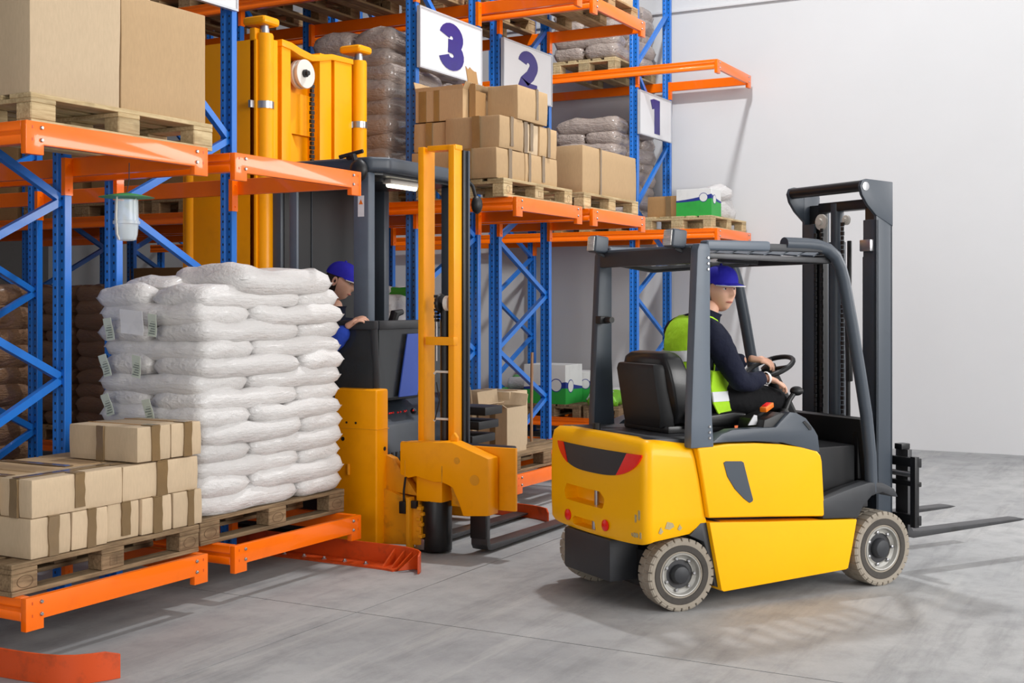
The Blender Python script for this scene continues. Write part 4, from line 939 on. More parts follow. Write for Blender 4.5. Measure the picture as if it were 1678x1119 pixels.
# seat
st = MB(); prof = [(.28, .93), (.66, .93), (.70, .96), (.69, 1.0), (.60, 1.015), (.40, 1.0), (.30, .985)]
st.prism(prof, 'y', -.24, .24).build('seat_cushion', 'black_vinyl', fk, bev=.03, seg=3)
b = MB()
def srow(z, uf, ub, hw): return [(ub, -hw*.75, z), (ub+.02, -hw, z), (uf-.03, -hw*1.04, z), (uf, -hw*.8, z), (uf-.035, 0, z), (uf, hw*.8, z), (uf-.03, hw*1.04, z), (ub+.02, hw, z), (ub, hw*.75, z)]
b.ring_loft([srow(.95, .34, .20, .20), srow(1.02, .345, .19, .235), srow(1.15, .32, .16, .245), srow(1.25, .30, .14, .235), srow(1.32, .285, .135, .20), srow(1.345, .27, .15, .16), srow(1.352, .245, .17, .11)])
b.build('seat_backrest', 'black_vinyl', fk, bev=.012, seg=2, smooth=60)
b = MB(); b.ring_loft([[(u, v, z) for u, v in ((ub, -h_), (ub+.09, -h_*1.12), (ub+.09, h_*1.12), (ub, h_))] for z, ub, h_ in ((.93, .135, .17), (1.0, .13, .185), (1.25, .085, .185), (1.285, .09, .175))]); b.build('seat_shell', 'black_plastic', fk, bev=.012, seg=2)
MB().box(.16, .62, -.22, .22, .905, .945).build('seat_base', 'black_paint', fk, bev=.01)
MB().box(.26, .30, -.262, -.244, .93, 1.03).build('belt_buckle', 'cream_plastic', fk, bev=.004)
# guard posts and roof
for sg in (-1, 1):
    v0, v1 = (-.53, -.465) if sg < 0 else (.425, .49)
    b = MB(); b.ring_loft([[(ub, v0, z), (uf, v0, z), (uf, v1, z), (ub, v1, z)] for z, ub, uf in ((.86, .085, .235), (1.0, .088, .225), (1.3, .10, .212), (1.9, .128, .212), (1.935, .14, .212))])
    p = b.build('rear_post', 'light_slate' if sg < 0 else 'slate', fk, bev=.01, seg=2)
    q = MB()
    for z in (1.86, 1.83, 1.80, .97, .94, .91): q.lathe([(.009, 0), (.006, .006)], ((.195 if z > 1 else .205), v0-.0, z), (0,-1,0), 10)
    if sg < 0: q.build('post_bolts', 'steel', p)
    else: q.bm.free()
    vm = -.495 if sg < 0 else .455
    pth = [(1.385, vm, .54), (1.375, vm, .75), (1.345, vm, .98), (1.30, vm, 1.20), (1.235, vm, 1.50), (1.175, vm, 1.75), (1.15, vm, 1.82), (1.11, vm, 1.885), (1.05, vm, 1.925), (.98, vm, 1.942), (.9, vm, 1.947), (.74, vm, 1.948)]
    MB().tube(pth, .036, 12).build('front_post', 'slate', fk)
    b = MB(); b.bar((.19, vm, 1.928), (.62, vm, 1.93), .075, .055); b.build('roof_rail', 'light_slate', fk, bev=.02, seg=3)
    MB().bar((.55, vm, 1.925), (1.0, vm, 1.925), .05, .04).build('roof_rail_core', 'dark_grey', fk, bev=.008)
    MB().bar((.25, vm*.93, 1.875), (1.12, vm*.93, 1.86), .03, .03).build('roof_rail_lower', 'fork_steel', fk, bev=.006)
b = MB(); b.bar((.15, -.47, 1.875), (.15, .43, 1.875), .05, .09); b.build('rear_crossbar', 'dark_grey', fk, bev=.012)
MB().bar((.15, -.465, 1.925), (.15, .43, 1.925), .03, .012).build('rear_crossbar_cap', 'light_slate', fk, bev=.004)
MB().bar((1.10, -.47, 1.87), (1.10, .43, 1.87), .05, .05).build('front_crossbar', 'dark_grey', fk, bev=.01)
for k in range(7):
    u = .30+k*.118; b = MB(); n = 6
    rr = []
    for i in range(n+1):
        v = -.46+.88*i/n; zc = 1.895+.022*(1-((v+.02)/.44)**2)
        rr.append([(u-.028, v, zc-.014), (u+.032, v, zc+.010), (u+.032, v, zc+.018), (u-.028, v, zc-.006)])
    b.ring_loft(rr); b.build('roof_slat', 'light_slate', fk, smooth=40)
for v in (.40, -.372):
    o = MB().box(-.05, .045, -.046, .046, -.05, .05).build('work_light', 'slate', fk, bev=.018, seg=3, loc=(.10, v, 1.965), rot=(0, R(6), 0))
    MB().box(-.056, -.048, -.036, .036, -.042, .042).build('light_lens', 'lens', o, bev=.006, seg=2)
    MB().bar((.0, 0, -.05), (.06, -.03, -.075), .02, .015).build('light_bracket', 'dark_grey', o)
o = MB().box(.09, .15, .36, .42, 1.50, 1.545).build('lamp_holder', 'black_plastic', fk, bev=.006); MB().cyl((.13, .36, 1.523), (.13, .30, 1.523), .018, 12).build('lamp_socket', 'black_plastic', o)
MB().bar((.62, -.06, 1.87), (.80, -.2, 1.85), .05, .02).build('sun_visor', 'black_plastic', fk, bev=.004)
MB().tube([(.13, .30, 1.86), (.4, .28, 1.82), (.7, .24, 1.84), (1.05, .2, 1.87)], .02, 8).build('cable_duct', 'black_plastic', fk)
# steering wheel and levers
c0 = Vector((1.045, .0, 1.235)); ax = Vector((-.42, 0, .9)).normalized(); u_ = ax.orthogonal().normalized(); v_ = ax.cross(u_)
b = MB(); b.tube([c0+(u_*math.cos(2*math.pi*k/28)+v_*math.sin(2*math.pi*k/28))*.15 for k in range(29)], .015, 10, cap=False)
for k in range(3): b.tube([c0-ax*.01, c0+(u_*math.cos(2.1*k)+v_*math.sin(2.1*k))*.145], .011, 8)
b.lathe([(.045, -.03), (.045, .012), (.03, .02)], c0, ax, 20); b.build('steering_wheel', 'black_plastic', fk)
MB().tube([c0-ax*.02, (1.17, 0, 1.0), (1.30, 0, .75)], [.04, .05, .06], 14).build('steering_column', 'black_plastic', fk)
b = MB(); b.tube([(.96, -.24, .99), (1.0, -.235, 1.06), (1.035, -.235, 1.10)], .016, 10); b.ball((1.055, -.235, 1.112), .037, 16, 10, (1.1, 1, .75)); b.build('hydraulic_lever', 'black_plastic', fk)
MB().lathe([(.05, 0), (.042, .04), (.022, .08)], (.955, -.24, .935), (0,0,1), 18).build('lever_boot', 'black_plastic', fk)
# wheels
def wheel(u, v, r, wd, sg, label, steer=0, treads=26):
    t = MB(); pr = [(r*.60, -wd/2), (r*.9, -wd/2-.006), (r*.965, -wd/2+.012), (r*.985, -wd/2+.03), (r*.985, wd/2-.03), (r*.965, wd/2-.012), (r*.9, wd/2+.006), (r*.60, wd/2)]
    t.lathe(pr, (0, 0, 0), (0, sg, 0), 56, cap=False)
    o = t.build('wheel', 'tyre', fk, label=label, loc=(u, v, r), rot=(0, 0, R(steer)), smooth=30)
    q = MB()
    for k in range(treads):
        a = 2*math.pi*k/treads; m = Matrix.Rotation(-a, 3, 'Y')
        for s_ in (-1, 1):
            a2 = a+(.5*2*math.pi/treads if s_ > 0 else 0); m2 = Matrix.Rotation(-a2, 3, 'Y')
            q.cbox(m2@Vector((r*.965, s_*(wd*.26), 0)), (r*.07, wd*.5, 2*math.pi*r/treads*.84), m2)
            q.cbox(m2@Vector((r*.90, s_*(wd/2-.0), 0)), (r*.14, .010, 2*math.pi*r/treads*.8), m2)
    q.build('tread_blocks', 'tyre', o, bev=.003, seg=1)
    s0 = wd/2
    MB().lathe([(r*.83, s0+.002), (r*.80, s0+.008), (r*.66, s0+.006), (r*.59, s0-.012)], (0, 0, 0), (0, sg, 0), 48, cap=False).build('tyre_sidewall', 'tyre_dark', o)
    MB().lathe([(r*.60, s0-.004), (r*.58, s0+.004), (r*.55, s0+.002), (r*.52, s0-.02), (r*.44, s0-.03), (r*.40, s0-.024), (r*.40, s0-.024), (r*.39, s0-.05)], (0, 0, 0), (0, sg, 0), 40, cap=False).build('rim', 'rim_grey', o, smooth=30)
    MB().lathe([(r*.42, s0-.03), (r*.38, s0-.042), (r*.30, s0-.045), (r*.05, s0-.045)], (0, 0, 0), (0, sg, 0), 32).build('rim_dish', 'fork_steel', o, smooth=30)  # darker steel stands in for shade and dirt in the rim recess
    MB().lathe([(r*.27, s0-.045), (r*.27, s0-.01), (r*.22, s0+.006), (r*.10, s0+.012)], (0, 0, 0), (0, sg, 0), 28).build('hub_cap', 'dark_grey', o)
    for k in range(7):
        a = 2*math.pi*k/7; h = MB(); h.lathe([(r*.045, s0-.03), (r*.045, s0-.012), (r*.03, s0-.01)], (math.cos(a)*r*.44, 0, math.sin(a)*r*.44), (0, sg, 0), 10)
        h.build('wheel_nut', 'steel', o)
    return o
wheel(.075, -.41, .192, .125, -1, 'rear wheel nearest the camera', -9); wheel(.075, .41, .192, .125, 1, 'far rear wheel', -9)
wheel(1.44, -.445, .212, .16, -1, 'front wheel nearest the camera', 0, 30); wheel(1.44, .445, .212, .16, 1, 'far front wheel', 0, 30)
# lifting mast
BEFORE = set(bpy.data.objects)
for sg, va, vb in ((-1, -.335, -.225), (1, .205, .315)):
    a, b_ = (va, va+.022) if sg < 0 else (vb-.022, vb)
    b = MB(); b.box(1.50, 1.63, a, b_, .18, 2.30); b.box(1.50, 1.522, va, vb, .18, 2.12); b.box(1.61, 1.63, va, vb, .18, 2.2); b.build('outer_mast_rail', 'slate', fk, bev=.004)
    i0, i1 = (va+.03, vb+.02) if sg < 0 else (va-.02, vb-.03)
    b = MB(); b.box(1.535, 1.60, i0, i1, .2, 2.24); b.build('inner_mast_rail', 'black_paint', fk, bev=.004)
    o_ = (va-.004, va+.02) if sg < 0 else (vb-.02, vb+.004)
    MB().prism([(1.63, 2.345), (1.63, 2.08), (1.50, 2.14), (1.43, 2.20), (1.385, 2.26), (1.37, 2.31), (1.385, 2.345), (1.42, 2.355)], 'y', *o_).build('mast_head_plate', 'slate', fk, bev=.005)
    MB().lathe([(.026, 0), (.026, .004), (.015, .005)], (1.41, o_[0] if sg < 0 else o_[1], 2.31), (0, sg, 0), 18).build('head_plate_pin', 'steel', fk)
    MB().cyl((1.545, .19 if sg > 0 else -.2, .3), (1.545, .19 if sg > 0 else -.2, 1.9), .018, 12).build('mast_hose', 'black_plastic', fk)
    MB().box(1.47, 1.51, vb-.02 if sg > 0 else vb-.09, vb+.06 if sg > 0 else vb, 1.93, 2.0).build('chain_clamp', 'steel' if sg < 0 else 'black_plastic', fk, bev=.006)
MB().cyl((1.41, -.33, 2.315), (1.41, .31, 2.315), .034, 20).build('mast_head_tube', 'black_paint', fk)
MB().box(1.53, 1.61, -.22, .2, 2.19, 2.25).build('inner_mast_crosshead', 'black_paint', fk, bev=.006)
MB().box(1.50, 1.56, -.23, .21, .70, .84).build('mast_tie_plate', 'black_paint', fk, bev=.006)
MB().lathe([(.052, .2), (.052, 2.0), (.04, 2.0), (.04, 2.24)], (1.56, .06, 0), (0,0,1), 24).build('lift_cylinder', 'slate', fk)
for v, r_ in ((.16, .05), (-.06, .03)):
    MB().lathe([(r_*.4, 0), (r_*.45, .012), (r_, .014), (r_, .03), (r_*.4, .034)], (1.50, v, 2.13), (1,0,0), 20).build('chain_pulley', 'cream_plastic', fk)
def vchain(v, z0, z1, u=1.50, w_=.022):
    b = MB(); n = int((z1-z0)/.028)
    for k in range(n): b.cbox((u, v, z0+.028*k), (.012, w_ if k % 2 else w_*.7, .024))
    b.build('lift_chain', 'black_paint', fk, smooth=0)
vchain(.135, .9, 2.12); vchain(-.05, .9, 2.15); vchain(.19, .9, 2.1, 1.5, .016)
MB().tube([(1.49, -.11, .9), (1.48, -.12, 1.2), (1.50, -.09, 1.5), (1.49, -.12, 1.75), (1.51, -.10, 2.0)], .014, 8).build('mast_hose', 'black_plastic', fk)
b = MB(); b.tube([(1.49, -.12, 1.15), (1.47, -.14, 1.3), (1.485, -.12, 1.42)], .022, 8); b.build('hose_clip', 'black_plastic', fk)
for o in set(bpy.data.objects)-BEFORE:
    if o.parent == fk: o.location.x += .08
# carriage and forks
for z0, z1 in ((.30, .36), (.645, .70), (.53, .56)): MB().box(1.78, 1.82, -.46, .44, z0, z1).build('carriage_bar', 'black_paint', fk, bev=.005)
for v in (-.44, -.14, .12, .41): MB().box(1.765, 1.80, v-.02, v+.02, .29, .71).build('carriage_upright', 'black_paint', fk, bev=.004)
for v in (-.30, .27):
    b = MB(); b.prism([(1.82, .74), (1.82, .235), (1.835, .215), (1.87, .205), (2.80, .232), (2.86, .24), (2.80, .248), (1.92, .245), (1.865, .25), (1.855, .27), (1.855, .74)], 'y', v-.05, v+.05)
    f = b.build('fork', 'fork_steel', fk, bev=.004)
    MB().box(1.79, 1.86, v-.03, v+.03, .74, .775).build('fork_latch', 'black_paint', f, bev=.005)
MB().cyl((1.79, -.44, .60), (1.79, .0, .60), .018, 12).build('shift_cylinder', 'steel', fk)
MB().prism([(-.03, 0), (.045, 0), (.02, .055), (-.005, .06)], 'y', -.002, .002).build('paper_slip', 'paper', fk, loc=(.56, -.44, .955), rot=(R(20), 0, R(10)), label='crumpled white paper')
# ---------------------------------------------------------------- people
def skin_mesh(V, E, root, sub=2):
    me = bpy.data.meshes.new('skin_src'); names = list(V); ix = {n: i for i, n in enumerate(names)}
    me.from_pydata([V[n][0] for n in names], [(ix[a], ix[b]) for a, b in E], [])
    o = bpy.data.objects.new('skin_src', me); COL.objects.link(o)
    o.modifiers.new('s', 'SKIN'); sv = me.skin_vertices[0].data
    for n in names:
        r = V[n][1]; sv[ix[n]].radius = r if isinstance(r, tuple) else (r, r); sv[ix[n]].use_root = (n == root)
    o.modifiers['s'].use_smooth_shade = True
    sb = o.modifiers.new('u', 'SUBSURF'); sb.levels = sub; sb.render_levels = sub
    bpy.context.view_layer.update()
    r = bpy.data.meshes.new_from_object(o.evaluated_get(bpy.context.evaluated_depsgraph_get())); bpy.data.objects.remove(o)
    r.materials.clear()
    for p in r.polygons: p.use_smooth = True
    return r
def thin(V, keep):
    for k in V:
        if k not in keep:
            r = V[k][1]; V[k] = (V[k][0], tuple(x*.78 for x in r) if isinstance(r, tuple) else r*.8)
    return V
def chainV(V, E, pre, pts):
    prev = None
    for i, (p, r) in enumerate(pts):
        k = f'{pre}{i}'; V[k] = (Vector(p), r)
        if prev: E.append((prev, k))
        prev = k
def hand_mesh(wrist, fwd, palm_n, side, curl=.5, spread=.12, L=.185):
    """five-fingered hand; fwd = direction of the fingers, palm_n = palm normal, side = +1/-1 for the thumb side"""
    f = Vector(fwd).normalized(); n = Vector(palm_n); n = (n-f*n.dot(f)).normalized(); t = f.cross(n)*side; w_ = Vector(wrist); out = []
    V, E = {}, []
    V['w'] = (w_-f*.03, .026); V['p'] = (w_+f*.035, (.036, .02)); V['q'] = (w_+f*.08, (.038, .017)); E += [('w', 'p'), ('p', 'q')]
    out.append(skin_mesh(V, E, 'w'))
    for k, (off, ln) in enumerate(((.030, .072), (.010, .082), (-.010, .076), (-.029, .058))):
        base_ = w_+f*.075+t*off; d = (f+t*off*spread*10*.35).normalized(); pts = [(base_-f*.03, .0095), (base_, .0095)]; p = base_; a = 0
        for j in range(3):
            a += curl*(.45+.2*j); dd = (d*math.cos(a)+n*math.sin(a)); p = p+dd*ln/3*1.1; pts.append((p, .0088-.001*j))
        V, E = {}, []; chainV(V, E, 'f', pts); out.append(skin_mesh(V, E, 'f0', 2))
    base_ = w_+f*.02+t*.028; pts = [(base_-t*.01, .012), (base_+t*.02+f*.025, .0115), (base_+t*.026+f*.055+n*curl*.02, .0105), (base_+t*.02+f*.08+n*curl*.035, .009)]
    V, E = {}, []; chainV(V, E, 't', pts); out.append(skin_mesh(V, E, 't0', 2)); return out
def head_mesh(c, yaw, pitch, s_=1.0):
    b = MB(); nu, nv = 56, 40; rot = Matrix.Rotation(yaw, 3, 'Z') @ Matrix.Rotation(pitch, 3, 'Y'); c = Vector(c)
    g = lambda x, m, s: math.exp(-((x-m)/s)**2)
    rows = []
    for j in range(nv+1):
        ph = math.pi*j/nv; row = []
        for i in range(nu):
            th = 2*math.pi*i/nu; x, y, z = math.sin(ph)*math.cos(th), math.sin(ph)*math.sin(th), math.cos(ph)
            X, Y, Z = x*.098, y*.077, z*.118
            if Z < -.01:
                k = min(1, (-Z-.01)/.108); Y *= 1-.30*k; X = X*(1-.10*k)+.018*k if X > 0 else X*(1-.42*k)+.01*k
            fr = max(0, x)**1.2
            X += fr*(.026*g(Y, 0, .0125)*(g(Z, -.018, .017)+.45*g(Z, .008, .02))      # nose
                     +.006*g(abs(Y), .026, .02)*g(Z, .034, .010)                      # brow
                     -.012*g(abs(Y), .030, .014)*g(Z, .012, .013)                     # eye socket
                     +.006*g(Y, 0, .022)*g(Z, -.053, .006)+.007*g(Y, 0, .02)*g(Z, -.066, .007)-.003*g(Y, 0, .02)*g(Z, -.0595, .003)
                     +.010*g(Y, 0, .024)*g(Z, -.098, .016)+.004*g(abs(Y), .045, .02)*g(Z, -.02, .02))
            row.append(c+rot@(Vector((X, Y, Z))*s_))
        rows.append(row)
    b.ring_loft(rows, cap=False)
    for sg in (1, -1):   # ears
        m = rot; b.ring_loft([[c+m@(Vector((-.008+q*(.018*math.cos(a)), sg*(.070+o_), -.004+q*.031*math.sin(a)))*s_) for a in [2*math.pi*k/14 for k in range(14)]] for q, o_ in ((.6, 0), (1, .006), (1.02, .014), (.8, .017), (.45, .010), (.1, .008))])
    return b.mesh('head', smooth=60), rot, c
def join(meshes, name):
    bm = bmesh.new()
    for m in meshes: bm.from_mesh(m)
    me = bpy.data.meshes.new(name); bm.to_mesh(me); bm.free()
    for p in me.polygons: p.use_smooth = True
    return me
def face_parts(parent, rot, c, s_, hair=True):
    for sg in (1, -1):
        e = c+rot@(Vector((.072, sg*.030, .012))*s_)
        o = MB().ball(e, .0125*s_, 14, 10).build('eye', 'eye_white', parent); MB().ball(e+rot@(Vector((.0085, 0, 0))*s_), .0058*s_, 10, 8).build('iris', 'iris', o)
        b = MB(); b.tube([c+rot@(Vector((.0915-.10*abs(y-.03)*abs(y-.03)*10-.008*(y > .042), sg*y, .031+.003*math.sin((y-.012)*80)))*s_) for y in (.012, .022, .032, .042, .05)], [.003, .0045, .0042, .0035, .002], 6); b.build('eyebrow', 'hair', parent)
        b = MB(); b.tube([c+rot@(Vector((.083-.012*((y-.03)/.014)**2, sg*y, .0195-.004*((y-.03)/.014)**2))*s_) for y in (.017, .023, .03, .037, .043)], .0022, 6); b.build('eyelid', 'skin', parent)
    b = MB(); b.tube([c+rot@(Vector((.0985-.020*(y/.024)**2, y, -.0595))*s_) for y in (-.022, -.012, 0, .012, .022)], [.002, .0045, .0055, .0045, .002], 8); b.build('mouth', 'lip', parent)
    if hair:
        b = MB(); rows = []
        for j in range(9):
            z = .06-.016*j; row = []
            for k in range(17):
                a0 = R(62) if z > .035 else R(84); a = a0+(R(360)-2*a0)*k/16; kk = math.sqrt(max(.05, 1-(z/.118)**2)); q = 1 if z > -.02 else 1-.12*((-z-.02)/.05)
                row.append(c+rot@(Vector((math.cos(a)*.1015*kk*q, math.sin(a)*.0805*kk*q, z))*s_))
            rows.append(row)
        b.ring_loft(rows, cap=False, closed=False); b.build('hair', 'hair', parent, smooth=60)
def cap_parts(parent, rot, c, s_, tilt=-.05):
    m = rot @ Matrix.Rotation(tilt, 3, 'Y'); b = MB(); rows = []; nu = 36
    for j in range(11):
        ph = R(90)*j/10; rr = math.cos(ph)**.8; z = .035+.098*math.sin(ph)**.95
        rows.append([c+m@(Vector((math.cos(a)*.110*rr*(1 if math.cos(a) > 0 else .98), math.sin(a)*.088*rr, z+(.012*math.cos(a) if j > 0 else 0)*(1-j/10)))*s_) for a in [2*math.pi*k/nu for k in range(nu)]])
    b.ring_loft(rows, cap=False)
    for v in b.bm.verts: pass
    o = b.build('cap', 'cap_blue', parent, smooth=70)
    MB().ball(c+m@(Vector((0, 0, .134))*s_), .009*s_, 10, 6).build('cap_button', 'cap_blue', o)
    def brim(x0, x1, name, mat, z_off, th):
        b = MB(); rows = []
        for i in range(17):
            a = R(-74)+R(148)*i/16; ca, sa = math.cos(a), math.sin(a)
            q = max(0, ca)**.6
            pin = Vector((ca*.106, sa*.086, .037)); pout = Vector((ca*.106+.078*q, sa*.086*(1-.02*q), .037-.010*q-.35*(sa*.086)**2*8*.4))
            p0, p1 = pin.lerp(pout, x0), pin.lerp(pout, x1); d = Vector((0, 0, 1))
            rows.append([c+m@((p0+d*z_off)*s_), c+m@((p1+d*z_off)*s_), c+m@((p1+d*(z_off+th))*s_), c+m@((p0+d*(z_off+th))*s_)])
        b.ring_loft(rows); return b.build(name, mat, o, smooth=60)
    brim(0, .955, 'brim', 'cap_blue', 0, .004); brim(.955, 1.01, 'brim_piping', 'seam_white', -.001, .005)
    return o

# the forklift driver, in the forklift's own axes
MX = Matrix.Translation((6.399, 2.815, 0)) @ Matrix.Rotation(R(-33), 4, 'Z')
dr = thing('person', 'man in yellow hi-vis vest and blue cap seated at the forklift wheel, looking back', 'person', (6.399, 2.815, 0), R(-33))
hc = (.655, -.035, 1.70); yaw = R(-88)
hm, hrot, hcv = head_mesh(hc, yaw, R(6), 1.06)
V = {}; E = []
V['pel'] = (Vector((.46, 0, 1.07)), (.13, .12)); V['wa'] = (Vector((.455, 0, 1.2)), (.135, .115)); V['ch'] = (Vector((.475, 0, 1.36)), (.15, .12)); V['up'] = (Vector((.515, 0, 1.46)), (.12, .09)); V['nk'] = (Vector((.57, -.01, 1.55)), .058); V['hd'] = (Vector((.635, -.03, 1.64)), .055)
E += [('pel', 'wa'), ('wa', 'ch'), ('ch', 'up'), ('up', 'nk'), ('nk', 'hd')]
armR = [((.49, -.185, 1.455), .062), ((.53, -.245, 1.33), .058), ((.61, -.275, 1.175), .047), ((.70, -.25, 1.175), .043), ((.83, -.215, 1.19), .03)]
armL = [((.52, .185, 1.455), .062), ((.60, .235, 1.34), .056), ((.70, .235, 1.24), .046), ((.80, .15, 1.255), .040), ((.91, .03, 1.285), .029)]
legR = [((.50, -.10, 1.06), .095), ((.72, -.13, 1.075), .086), ((.98, -.15, 1.06), .066), ((1.08, -.15, .86), .056), ((1.14, -.15, .64), .042)]
legL = [((.50, .10, 1.06), .095), ((.74, .13, 1.07), .086), ((1.0, .15, 1.03), .066), ((1.12, .15, .84), .056), ((1.2, .15, .64), .042)]
for nm, ch, at in (('ar', armR, 'up'), ('al', armL, 'up'), ('lr', legR, 'pel'), ('ll', legL, 'pel')):
    chainV(V, E, nm, ch); E.append((at, nm+'0'))
feet = []
for s_, (x, y, z) in ((-1, (1.14, -.15, .60)), (1, (1.2, .15, .60))):
    v_, e_ = {}, []; chainV(v_, e_, 'f', [((x-.04, y, z-.02), .042), ((x+.06, y, z-.03), .042), ((x+.15, y, z-.035), .034)]); feet.append(skin_mesh(v_, e_, 'f0'))
Vf = dict(V); body = skin_mesh(thin(dict(V), ('nk', 'hd', 'ar4', 'al4')), E, 'pel')
hR = hand_mesh((.855, -.21, 1.19), (.16, -.03, -.05), (-.2, .15, -.95), -1, .55)
hL = hand_mesh((.935, .01, 1.29), (.1, -.1, -.02), (.3, .1, -.9), 1, .75)
link('body', join([body, hm]+hR+hL, 'body'), 'skin', dr)
face_parts(dr, hrot, hcv, 1.06); cap_parts(dr, hrot, hcv, 1.06, -.03)
# jacket: torso and sleeves, a little wider than the body
V2, E2 = {}, []
for k, g_ in (('pel', .012), ('wa', .016), ('ch', .02), ('up', .02)): r = V[k][1]; V2[k] = (V[k][0], (r[0]+g_, r[1]+g_))
V2['nb'] = (Vector((.55, -.005, 1.515)), (.10, .09)); E2 += [('pel', 'wa'), ('wa', 'ch'), ('ch', 'up'), ('up', 'nb')]
for nm, ch in (('ar', armR), ('al', armL)): chainV(V2, E2, nm, [(p, r+.019) for p, r in ch]); E2.append(('up', nm+'0'))
j = skin_mesh(V2, E2, 'pel')
def ruffle(me, amp, sc, seed=0):
    for v in me.vertices: v.co += Vector(v.normal)*(noise.noise(v.co*sc+Vector((seed, 0, 0)))*amp+noise.noise(v.co*sc*2.3)*amp*.5)
ruffle(j, .009, 13); link('jacket', j, 'navy', dr)
b = MB()   # stand-up collar
b.ring_loft([[(.565+dx+math.cos(a)*r_, -.01+math.sin(a)*r_*.95, z+.03*math.cos(a)*-1+(.0 if z < 1.53 else -.02*abs(math.sin(a)))) for a in [2*math.pi*k/24 for k in range(24)]] for r_, z, dx in ((.10, 1.47, -.01), (.086, 1.52, 0), (.082, 1.575, .012), (.088, 1.59, .018), (.078, 1.58, .015))], cap=False)
b.build('collar', 'navy', dr, smooth=60)
# vest: torso shell, open at the armholes
V3, E3 = {}, []
for k, g_ in (('pel', .036), ('wa', .034), ('ch', .036), ('up', .058)): r = V[k][1]; V3[k] = (V[k][0]+Vector((0, 0, -.03 if k == 'pel' else 0)), (r[0]+g_, r[1]+g_))
V3['sr'] = (Vector((.49, -.15, 1.475)), .088); V3['sl'] = (Vector((.52, .15, 1.475)), .088)
E3 += [('pel', 'wa'), ('wa', 'ch'), ('ch', 'up'), ('up', 'sr'), ('up', 'sl')]
vm = skin_mesh(V3, E3, 'pel'); ruffle(vm, .006, 9, 3)
bm = bmesh.new(); bm.from_mesh(vm)
dl = [v for v in bm.verts if ((v.co.y < -.11 and (v.co-Vector((.53, -.25, 1.36))).length < .135) or (v.co.y > .11 and (v.co-Vector((.55, .25, 1.36))).length < .135) or v.co.z > 1.56 or (v.co.z < .985))]
bmesh.ops.delete(bm, geom=dl, context='VERTS'); bm.to_mesh(vm); bm.free()
for p in vm.polygons: p.use_smooth = True
vest = link('vest', vm, 'hi_vis', dr)
sd = vest.modifiers.new('thick', 'SOLIDIFY'); sd.thickness = .006
def band(z0, z1, nm):
    bm = bmesh.new(); bm.from_mesh(vm); bm.normal_update()
    for z in (z0, z1): bmesh.ops.bisect_plane(bm, geom=bm.verts[:]+bm.edges[:]+bm.faces[:], plane_co=(.46, 0, z), plane_no=(-.22, 0, 1), clear_outer=(z == z1), clear_inner=(z == z0))
    bm.normal_update()
    for v in bm.verts: v.co += v.normal*.007
    me = bpy.data.meshes.new(nm); bm.to_mesh(me); bm.free()
    for p in me.polygons: p.use_smooth = True
    link(nm, me, 'reflective', vest)
band(1.315, 1.375, 'reflective_band'); band(1.085, 1.14, 'reflective_band')
SH = [(1.24, ((.47, -.215), (.55, -.20), (.61, -.155))), (1.15, ((.45, -.225), (.555, -.208), (.63, -.15))), (1.06, ((.46, -.235), (.58, -.215), (.645, -.16))), (.99, ((.50, -.235), (.60, -.212), (.645, -.175))), (.945, ((.57, -.225), (.60, -.212), (.62, -.2)))]
def sheet(rows, off, name, mat, par):
    b = MB(); b.ring_loft([[(u, v-off, z) for u, v in pts]+[(u-.004, v+.006-off, z) for u, v in reversed(pts)] for z, pts in rows]); return b.build(name, mat, par, smooth=60)
vf = sheet(SH, 0, 'vest_front', 'hi_vis', vest)
vb_ = [(1.125, ((.452, -.2275), (.56, -.2105), (.634, -.153))), (1.07, ((.458, -.233), (.576, -.2135), (.642, -.158)))]
sheet(vb_, .005, 'vest_front_band', 'reflective', vest)
V4, E4 = {}, []; V4['pel'] = (Vector((.46, 0, 1.06)), (.15, .135)); V4['wa'] = (Vector((.455, 0, 1.13)), (.14, .12)); E4 += [('pel', 'wa')]
for nm, ch in (('lr', legR), ('ll', legL)): chainV(V4, E4, nm, [(p, r+.014) for p, r in ch]); E4.append(('pel', nm+'0'))
tr_ = skin_mesh(V4, E4, 'pel'); ruffle(tr_, .008, 12, 5); link('trousers', tr_, 'black_cloth', dr)
link('shoes', join(feet, 'shoes'), 'black_vinyl', dr)
b = MB(); b.lathe([(.036, 0), (.039, .01), (.034, .02)], (.84, -.214, 1.19), (.9, .15, .05), 18, cap=False); b.build('cuff', 'seam_white', dr)

# the aisle-truck operator, standing in the cab and looking down
op = thing('person', 'man in dark jacket and blue cap looking down inside the aisle truck cab', 'person', (7.1, 5.33, .42))
OX = Vector((7.1, 5.33, 0))
q = lambda x, y, z: (x, y, z-.42)
hc2 = (.0, -.06, 1.775-.42); hm, hrot, hcv = head_mesh(hc2, R(-72), R(20), 1.06)
V, E = {}, []
for k, p, r in (('pel', (0, .05, .93), (.13, .12)), ('wa', (0, .04, 1.1), (.13, .115)), ('ch', (0, .03, 1.32), (.15, .125)), ('up', (0, .02, 1.45), (.12, .09)), ('nk', (0, -.01, 1.56), .058), ('hd', (0, -.03, 1.66), .055)): V[k] = (Vector(q(*p)), r)
E += [('pel', 'wa'), ('wa', 'ch'), ('ch', 'up'), ('up', 'nk'), ('nk', 'hd')]
aR = [(q(-.185, .0, 1.45), .062), (q(-.27, -.08, 1.29), .054), (q(-.315, -.17, 1.30), .046), (q(-.315, -.28, 1.39), .04), (q(-.31, -.35, 1.455), .03)]
aL = [(q(.185, .0, 1.45), .062), (q(.24, -.03, 1.3), .056), (q(.26, -.08, 1.17), .046), (q(.22, -.22, 1.2), .04), (q(.2, -.32, 1.24), .03)]
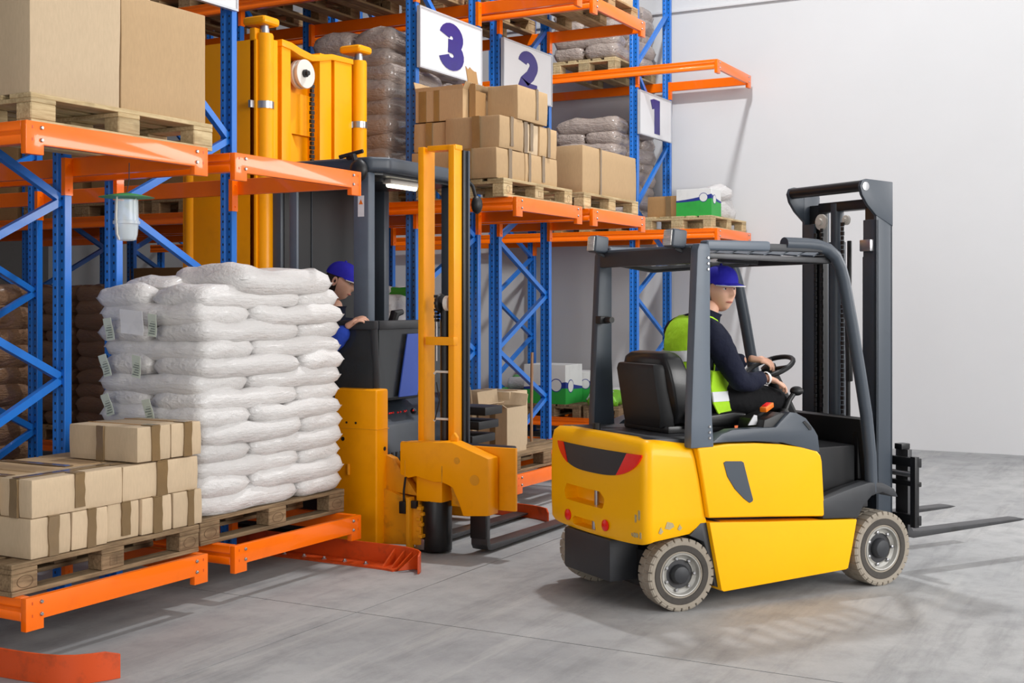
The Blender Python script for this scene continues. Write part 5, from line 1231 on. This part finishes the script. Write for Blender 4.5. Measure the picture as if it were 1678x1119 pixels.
lR = [(q(-.1, .05, .92), .09), (q(-.11, .03, .7), .08), (q(-.12, .02, .68-.13), .06)]
lL = [(q(.1, .05, .92), .09), (q(.11, .03, .7), .08), (q(.12, .02, .68-.13), .06)]
lR = [(q(-.1, .05, .95), .09), (q(-.11, .0, .78), .082), (q(-.12, .0, .6), .062), (q(-.12, .03, .49), .045)]; lL = [(Vector((-x, y, z)), r) for (x, y, z), r in lR]
for nm, ch, at in (('ar', aR, 'up'), ('al', aL, 'up'), ('lr', lR, 'pel'), ('ll', lL, 'pel')): chainV(V, E, nm, ch); E.append((at, nm+'0'))
body = skin_mesh(thin(dict(V), ('nk', 'hd', 'ar4', 'al4')), E, 'pel'); hR = hand_mesh(q(-.308, -.365, 1.475), (.02, -.1, .06), (.5, -.2, -.8), 1, .8); hL = hand_mesh(q(.2, -.34, 1.245), (0, -1, .1), (0, 0, -1), -1, .5)
link('body', join([body, hm]+hR+hL, 'body'), 'skin', op); face_parts(op, hrot, hcv, 1.06); cap_parts(op, hrot, hcv, 1.06, -.03)
V2, E2 = {}, []
for k in ('pel', 'wa', 'ch', 'up'): r = V[k][1]; V2[k] = (V[k][0], (r[0]+.02, r[1]+.02))
V2['nb'] = (Vector((0, 0, 1.52-.42)), (.10, .09)); E2 += [('pel', 'wa'), ('wa', 'ch'), ('ch', 'up'), ('up', 'nb')]
for nm, ch in (('ar', aR[:3]), ('al', aL)): chainV(V2, E2, nm, [(p, r+.018) for p, r in ch]); E2.append(('up', nm+'0'))
j = skin_mesh(V2, E2, 'pel'); ruffle(j, .008, 13); link('jacket', j, 'navy', op)
b = MB(); b.ring_loft([[(math.cos(a)*r_, dy+math.sin(a)*r_*.95, z-.42) for a in [2*math.pi*k/24 for k in range(24)]] for r_, z, dy in ((.12, 1.46, .01), (.092, 1.52, 0), (.08, 1.585, -.015), (.086, 1.60, -.02), (.074, 1.59, -.018))], cap=False)
b.build('collar', 'navy', op, smooth=60)
v_, e_ = {}, []; chainV(v_, e_, 's', [(p, r+.028) for p, r in aR[2:]]); j = skin_mesh(v_, e_, 's0'); ruffle(j, .012, 16); link('sleeve', j, 'work_blue', op, 'bright blue sleeve')
V4, E4 = {}, []; V4['pel'] = (V['pel'][0], (.15, .135)); V4['wa'] = (V['wa'][0]+Vector((0, 0, -.06)), (.14, .12)); E4 += [('pel', 'wa')]
for nm, ch in (('lr', lR), ('ll', lL)): chainV(V4, E4, nm, [(p, r+.014) for p, r in ch]); E4.append(('pel', nm+'0'))
link('trousers', skin_mesh(V4, E4, 'pel'), 'black_cloth', op)
sh = []
for x in (-.12, .12):
    v_, e_ = {}, []; chainV(v_, e_, 'f', [((x, .06, .04), .042), ((x, -.06, .038), .04), ((x, -.16, .034), .033)]); sh.append(skin_mesh(v_, e_, 'f0'))
link('shoes', join(sh, 'shoes'), 'black_vinyl', op)
MB().box(-.28, .28, -.15, .25, -.03, .0).build('platform', 'black_paint', tk).location = (7.1, 5.33, .42)
